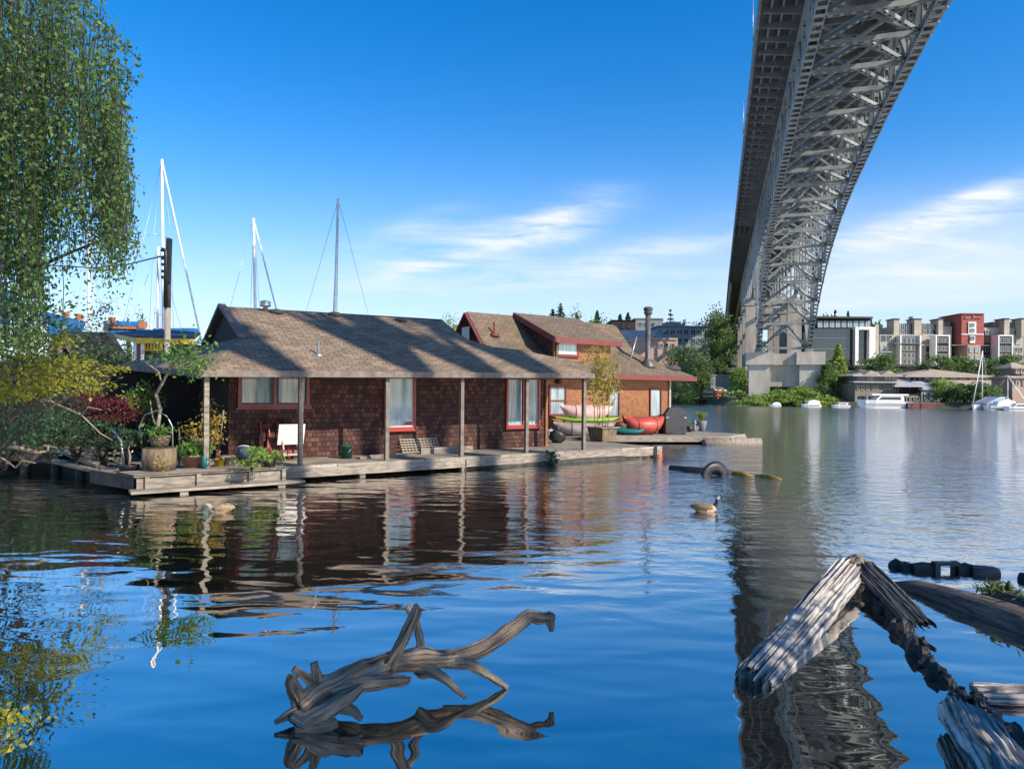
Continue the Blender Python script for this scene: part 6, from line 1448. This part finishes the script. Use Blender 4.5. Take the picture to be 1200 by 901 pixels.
# goose and duck
m_gbody = M('brown_goose_feathers', (.22, .15, .09), (.11, .075, .045), 30, .85, .3, 0, 'Object', (1, 1, 2.5)); m_gbreast = M('pale_goose_breast', (.55, .42, .26), (.42, .3, .17), 20, .85); m_gblack = M_paint('black_goose_neck', (.015, .014, .014), .6); m_gwhite = M_paint('white_cheek', (.75, .73, .68), .7)
def goose(name, label, c, yaw, mats, upright=True, L=.56, cat='goose'):
    t = thing(name, label, cat, c); ca, sa = math.cos(yaw), math.sin(yaw)
    W = lambda a, z, s=0: Vector(c) + V(a * ca - s * sa, a * sa + s * ca, z) * (L / .56) if False else Vector(c) + V((a * ca - s * sa) * L / .56, (a * sa + s * ca) * L / .56, z * L / .56)
    sp = [(-.34, .13, .012), (-.27, .115, .045), (-.16, .085, .095), (-.02, .07, .125), (.10, .07, .115), (.18, .095, .08), (.215, .15, .045), (.225, .21, .034), (.232, .26, .034), (.25, .29, .042), (.285, .295, .038), (.315, .287, .018), (.345, .280, .010)]
    if not upright: sp = sp[:6] + [(.20, .13, .05), (.235, .165, .042), (.27, .175, .04), (.31, .165, .018), (.34, .158, .009)]
    mbx = MB(); n = 14; pts = [W(a, z) for a, z, r in sp]; 
    mbx.tube(pts, [r * L / .56 for a, z, r in sp], n, True, True, 0, 0, None, .8)
    nseg = len(sp) - 1
    for i in range(nseg):
        for k in range(n):
            up = math.sin(2 * math.pi * k / n)
            f = i * n + k
            if upright: m = 0 if i < 4 else (1 if i < 5 else 2)
            else: m = 0 if i < 4 else 1
            cen = [sum(mbx.v[j][q] for j in mbx.f[f]) / 4 for q in range(3)]
            if upright and i in (8, 9) and abs((Vector(cen) - W(sp[i][0], sp[i][1])).dot(V(-sa, ca, 0))) > .016: m = 3
            if i < 4 and cen[2] < c.z + .05 * L / .56: m = 1
            mbx.mi[f] = m
    mbx.build('body', mats, t)
    mw = MB()
    for sgn in (-1, 1): mw.tube([W(-.30, .14, .03 * sgn), W(-.15, .14, .085 * sgn), W(0, .12, .105 * sgn), W(.1, .09, .09 * sgn)], [.01, .045, .05, .02], 8, True, True, 0, 0, None, 1.3)
    mw.build('wings', mats[0], t); return t
c = gnd(827, 599); c.z = -.02
goose('goose', 'goose with black neck and white cheek swimming on open water', c, .12, [m_gbody, m_gbreast, m_gblack, m_gwhite])
c = gnd(257, 600); c.z = -.02
m_dk1 = M('tan_duck_feathers', (.40, .29, .18), (.2, .14, .08), 26, .85, .3); m_dk2 = M('pale_duck_breast', (.5, .4, .3), (.36, .27, .19), 20, .85)
goose('duck', 'tan brown duck swimming close to the landing at left', c, math.pi - .1, [m_dk1, m_dk2, m_dk1, m_dk2], False, .52, 'duck')

# driftwood
def gnarl(mbx, pts, n=14, seed=0, rough=.22, sub=4):
    """bent tapering limb through (x, y, depth, radius in photo px)"""
    P = [(px(x, y, d), r * d / 800) for x, y, d, r in pts]; Q, S = [], []
    for i in range(len(P) - 1):
        p0, p1, p2, p3 = P[max(0, i - 1)], P[i], P[i + 1], P[min(len(P) - 1, i + 2)]
        for k in range(sub):
            f = k / sub
            cr = lambda a, b_, c_, d_: .5 * (2 * b_ + (c_ - a) * f + (2 * a - 5 * b_ + 4 * c_ - d_) * f * f + (3 * b_ - a - 3 * c_ + d_) * f ** 3)
            Q.append(cr(p0[0], p1[0], p2[0], p3[0]).lerp(p1[0].lerp(p2[0], f), .6) + V(mnoise.noise(V(i + f, seed, 3)), 0, mnoise.noise(V(i + f, seed, 8))) * p1[1] * .22); S.append(max(.003, cr(p0[1], p1[1], p2[1], p3[1])) * .9 * (1 + .26 * mnoise.noise(V(i * 1.7 + f * 1.9, seed, 0))))
    Q.append(P[-1][0]); S.append(P[-1][1])
    n = n * 2; sect = [.9 + .22 * mnoise.noise(V(k * .8, seed * 3.3, 1)) + .12 * mnoise.noise(V(k * 2.1, seed, 5)) - (.16 if (k * 7 + seed * 3) % 11 == 0 else 0) for k in range(n)]
    return mbx.tube(Q, S, n, True, True, rough, seed, sect)
dw = thing('driftwood', 'bleached forked driftwood branch rising from the calm water in front', 'driftwood', gnd(380, 850))
gnarl(MB(), [(352, 832, 4.75, 14), (368, 820, 4.82, 21), (400, 803, 4.92, 20), (435, 786, 5.05, 16), (465, 775, 5.15, 14), (495, 772, 5.27, 15), (530, 771, 5.37, 10), (560, 762, 5.45, 10), (585, 748, 5.5, 10), (606, 733, 5.56, 10), (620, 722, 5.6, 9), (634, 724, 5.63, 7), (644, 724, 5.65, 8), (645, 730, 5.65, 6), (646, 739, 5.65, 3)], 18, 1, .2).build('trunk', m_drift, dw)
for k, b_ in enumerate(([(456, 782, 5.1, 12), (466, 762, 5.1, 9), (478, 738, 5.08, 7.5), (489, 715, 5.06, 7.5), (491, 711, 5.06, 5)], [(492, 776, 5.28, 9), (493, 752, 5.32, 6), (488, 730, 5.36, 5), (479, 712, 5.4, 5), (477, 709, 5.4, 3)],
    [(492, 783, 5.25, 11), (506, 786, 5.15, 9), (526, 799, 5.1, 6), (546, 818, 5.05, 2.5)], [(520, 776, 5.35, 8), (548, 778, 5.33, 8), (566, 787, 5.32, 6.5), (580, 796, 5.32, 5), (594, 806, 5.33, 3.5)],
    [(388, 812, 4.85, 15), (420, 803, 4.88, 11), (452, 798, 4.92, 9), (478, 797, 4.95, 6), (481, 797, 4.95, 4)])):
    gnarl(MB(), b_, 12, 3 + k, .22).build('branch', m_drift, dw)
for k, b_ in enumerate(([(352, 822, 4.8, 12), (343, 806, 4.78, 9), (342, 795, 4.78, 8), (345, 790, 4.78, 4)], [(374, 806, 4.85, 9), (370, 790, 4.85, 7), (368, 779, 4.85, 6), (368, 776, 4.85, 5)], [(366, 800, 4.84, 7), (355, 791, 4.82, 5), (344, 783, 4.8, 4)], [(346, 835, 4.75, 9), (334, 840, 4.7, 6), (322, 846, 4.66, 3)],
    [(344, 838, 4.7, 9), (360, 846, 4.66, 13), (380, 836, 4.68, 13), (402, 820, 4.75, 12), (424, 804, 4.82, 7)], [(350, 850, 4.68, 12), (372, 852, 4.63, 11), (395, 846, 4.65, 6)], [(400, 826, 4.75, 9), (415, 833, 4.72, 7), (424, 842, 4.7, 4)], [(420, 790, 5.0, 6), (419, 784, 5.0, 4), (417, 780, 5.0, 3)])):
    gnarl(MB(), b_, 12, 20 + k, .26).build('root', m_drift, dw)

# rotten timbers at right
def splinter(mbx, p, q, w0, w1, th0, th1, up, seed, nlen=46, nw=26, amp=.3, ragged=.08):
    """weathered slab: grooved along its grain, ragged at both ends"""
    p, q = Vector(p), Vector(q); d = q - p; L = d.length; d.normalize(); s = Vector(up).cross(d).normalized(); u = d.cross(s)
    vs, fs, uv = [], [], []; M_ = 2 * nw
    for i in range(nlen + 1):
        f = i / nlen; w = w0 + (w1 - w0) * f; th_ = th0 + (th1 - th0) * f
        for j in range(M_):
            top = j < nw; v = (j / (nw - 1)) if top else (1 - (j - nw) / (nw - 1)); v = v * 2 - 1
            g = mnoise.noise(V(v * 6.5 + seed, f * 1.1, seed)) + .6 * mnoise.noise(V(v * 17 + seed, f * 2.5, seed * 2))
            big = mnoise.noise(V(v * 1.5, f * 4 + seed, 3))
            z = (th_ * (.5 * math.sqrt(max(0, 1 - v ** 4))) + amp * th_ * g * .8 + .12 * th_ * big) * (1 if top else -.75)
            wv = w * (1 + .16 * mnoise.noise(V(f * 5, seed + (1 if v > 0 else 7), 0)) + .07 * mnoise.noise(V(f * 19, seed + (1 if v > 0 else 7), 5)))
            rag = ragged * L * (mnoise.noise(V(v * 5 + seed, 0, 9)) + .5 * mnoise.noise(V(v * 14 + seed, 0, 4)))
            ext = rag * (max(0, f - .8) * 5) + rag * -.7 * (max(0, .2 - f) * 5)
            vs.append(p + d * (f * L + ext) + s * (v * wv / 2) + u * z)
    for i in range(nlen):
        for j in range(M_):
            fs.append((i * M_ + j, i * M_ + (j + 1) % M_, (i + 1) * M_ + (j + 1) % M_, (i + 1) * M_ + j))
            c = w0 / nw
            uv.append([(j * c, i * L / nlen), ((j + 1) * c, i * L / nlen), ((j + 1) * c, (i + 1) * L / nlen), (j * c, (i + 1) * L / nlen)])
    fs.append(tuple(range(M_))); uv.append(None); fs.append(tuple(reversed(range(nlen * M_, nlen * M_ + M_)))); uv.append(None)
    return mbx.add(vs, fs, True, uv)
t = thing('leaning_timber', 'silver grey rotten timber rising from the water to a peak, sunlit at its top', 'timber', gnd(870, 808))
splinter(MB(), gnd(884, 800) + V(0, 0, .0), px(999, 666, 8.3), .32, .36, .16, .16, (.15, -.25, .95), 2.0, 110, 64, .32, .07).build('beam', m_timber, t)
MB().blob(px(1003, 663, 8.4), (.16, .15, .12), .5, 5, 18, 12, 2.5).build('knot', m_drift, t)
t = thing('overhanging_slab', 'dark splintered slab hanging down right from the peak of the silver timber', 'timber', px(1010, 662, 6.0))
splinter(MB(), px(1010, 662, 8.35), px(1078, 732, 6.6), .30, .27, .09, .06, (-.2, -.3, .9), 5.0, 100, 54, .34, .13).build('beam', m_timberd, t)
# knobbly row of rotted stumps running to the lower right
row = [(1012, 680, 13), (1020, 690, 13), (1028, 700, 15), (1038, 712, 16), (1048, 724, 15), (1056, 738, 14), (1066, 750, 14), (1076, 764, 15), (1088, 778, 15), (1097, 790, 13), (1108, 796, 10), (1121, 813, 15), (1130, 826, 12), (1146, 830, 16), (1160, 842, 17), (1170, 854, 13), (1182, 868, 15), (1192, 880, 16)]
row = [(x, y, gnd(x, y, .02).y, r) for x, y, r in row]
t = thing('rotten_boom', 'blackened knobbly boom of rotted wood running from the peak to the lower right corner', 'boom', px(1100, 790, 5.6))
mbx = MB(); mbx.tube([px(x, y, d) - V(0, 0, .03) for x, y, d, r in row], [r * .22 * d / 800 for x, y, d, r in row], 8, True, False, .3, 3)
for k, (x, y, d, r) in enumerate(row):
    sc = (.9, .6, 1.05, .72, .85)[k % 5]; mbx.blob(px(x, y, d), (r * d / 800 * sc * (1.1, .8, 1.0)[k % 3], r * d / 800 * sc, r * d / 800 * sc * (.85, 1.1)[k % 2]), .75, k * 1.7 + 3, 10, 7, 1.7, False)
    if k % 3 == 1: mbx.blob(px(x + 5, y + 6, d), (r * d / 900 * .7, r * d / 900, r * d / 1100), .6, k + 40, 12, 9, 2.6, True)
mbx.build('trunk', m_charred, t)
def boom(label, pts, seed, mt=None, ys=.0):
    t = thing('boom_piece', label, 'boom', gnd(pts[0][0], pts[0][1]), 'black boom pieces floating at right')
    mbx = MB()
    for k, (x0, x1, y, r) in enumerate(pts):
        d = gnd((x0 + x1) / 2, y).y; mbx.tube([gnd(x0, y) + V(0, 0, .01), gnd((x0 + x1) / 2, y) + V(0, 0, .02), gnd(x1, y + .6) + V(0, 0, .01)], [r * d / 800 * .8, r * d / 800, r * d / 800 * .85], 9, True, False, .35, seed + k)
    mbx.build('trunk', mt or m_charred, t); return t
boom('short black knobbly boom piece, leftmost of the floating row at right', [(1044, 1056, 664, 7), (1054, 1067, 666, 7)], 2)
boom('black boom piece between the knobbly one and the square ring', [(1069, 1094, 668, 8)], 5)
boom('black boom piece with a brown broken end, rightmost of the row', [(1120, 1142, 669, 8)], 8)
floatlog('brown_boom_end', 'brown sawn end of the floating boom at right', [gnd(1140, 671) + V(0, 0, .02), gnd(1164, 673) + V(0, 0, .02), gnd(1171, 673.5) + V(0, 0, .02)], [.085, .085, .06], m_log, seed=4)
c = gnd(1108, 669); t = thing('boom_shackle', 'square black iron ring joining the floating boom pieces', 'shackle', c); mbx = MB()
e_ = V(.14, .03, 0)
for a in (-1, 1): mbx.box(c + e_ * a + V(0, 0, .04), (.07, .08, .17))
mbx.box(c + V(0, 0, .10), (.34, .075, .05)); mbx.build('ring', m_black, t)
floatlog('boom_tip', 'dark stub of wood at the right edge above the long log', [gnd(1196, 678), gnd(1225, 684)], [.09, .11], m_charred, seed=9)
lg = floatlog('floating_log', 'long brown floating log with grass growing on it at the right edge', [gnd(1040, 682) - V(0, 0, .05), gnd(1075, 692) - V(0, 0, .0), gnd(1115, 706), gnd(1155, 720), gnd(1200, 736), gnd(1260, 758)], [.05, .12, .17, .19, .2, .2], m_log, seed=11, rough=.18, n=16)
P = []; rg = np.random.default_rng(8)
for x, y, n in ((1158, 700, 60), (1168, 704, 90), (1178, 708, 100), (1190, 712, 90), (1202, 716, 90), (1214, 720, 60)):
    c = gnd(x, y + 12); P.append(np.array((c.x, c.y, .22))[None] + rg.normal(size=(n, 3)) * [.07, .07, .04])
leaf_obj('foliage', L_grass, lg, np.concatenate(P), .09, 71, -.8, .25)
mbx = MB(); mbx.tube([gnd(1150, 712) + V(0, 0, .1), gnd(1175, 722) + V(0, 0, .14), gnd(1215, 736) + V(0, 0, .14)], [.05, .11, .13], 10, True, False, .4, 5); mbx.build('moss', m_charred, lg)
t = thing('wood_stub', 'small upright dark stub standing on the grassy log', 'stub', gnd(1182, 722) + V(0, 0, .2)); MB().tube([gnd(1182, 720) + V(0, 0, .2), gnd(1182, 720) + V(0, 0, .27), gnd(1182, 720) + V(0, 0, .36)], [.04, .045, .012], 7, True, True, .3, 2).build('trunk', m_charred, t)
for k, (y, lb) in enumerate(((811, 'grey split plank half floating at the right edge, upper of two'), (824, 'grey split plank at the right edge, lower of two'))):
    t = thing('split_plank', lb, 'plank', gnd(1150, y), 'split planks at the right edge')
    splinter(MB(), gnd(1140 + k * 14, y) + V(0, 0, .03), gnd(1240, y + 4) + V(0, 0, .04), .10, .12, .06, .06, (0, 0, 1), 7 + k, 60, 30, .34).build('board', m_timber, t)
t = thing('rotten_stump', 'thick silver grey rotten stump leaning in at the lower right corner', 'stump', gnd(1150, 900))
splinter(MB(), gnd(1195, 960) + V(0, 0, .08), gnd(1130, 856) + V(0, 0, .10), .34, .34, .22, .2, (.1, -.35, .9), 11, 90, 56, .32, .10).build('trunk', m_timber, t)
t = thing('rotten_shard', 'narrow dark shard of rotten wood at the right edge beside the stump', 'shard', px(1196, 900, 4.2))
splinter(MB(), px(1206, 915, 4.1), px(1190, 850, 4.4), .13, .05, .09, .05, (0, -1, .3), 14, 60, 30, .34).build('trunk', m_timberd, t)

# ================================================================== UNSEEN TREES PUT ON THE NEAR BANK TO SHADE THE ROOF AND THE SHALLOWS
def unseen_tree(name, label, base, h, w, n, seed, trunk, nclump, cr, size):
    return tree(name, base, h, w, L_far, label, None, n, size, seed, trunk, nclump, 'tree', cr, 14)
unseen_tree('unseen_shade_tree', 'leafy unseen tree put on the near bank to shade the foreground', (8.3, -.6, .2), 9.0, 6.4, 6400, 91, .30, 40, .34, .16)  # out of view, placed so its crown shades the foreground
for k, (x, y, h, w, n, tr, lb) in enumerate(((17.2, -.4, 31, 4.2, 420, .74, 'tall thin tree on the near bank, nearest of its row'), (23.1, -.6, 35, 4.6, 480, .74, 'tall thin tree on the near bank, second of its row'), (26.4, -.4, 36, 4.0, 420, .76, 'tall thin tree on the near bank, third of its row'), (30.0, -.5, 38, 4.4, 420, .77, 'tall thin tree on the near bank, farthest of its row'))):
    unseen_tree('added_shadow_tree', lb, (x, y, .2), h, w, n, 92 + k, tr, 9, .3, .4)  # unseen trees added so their trunks throw shadow bands across the roof
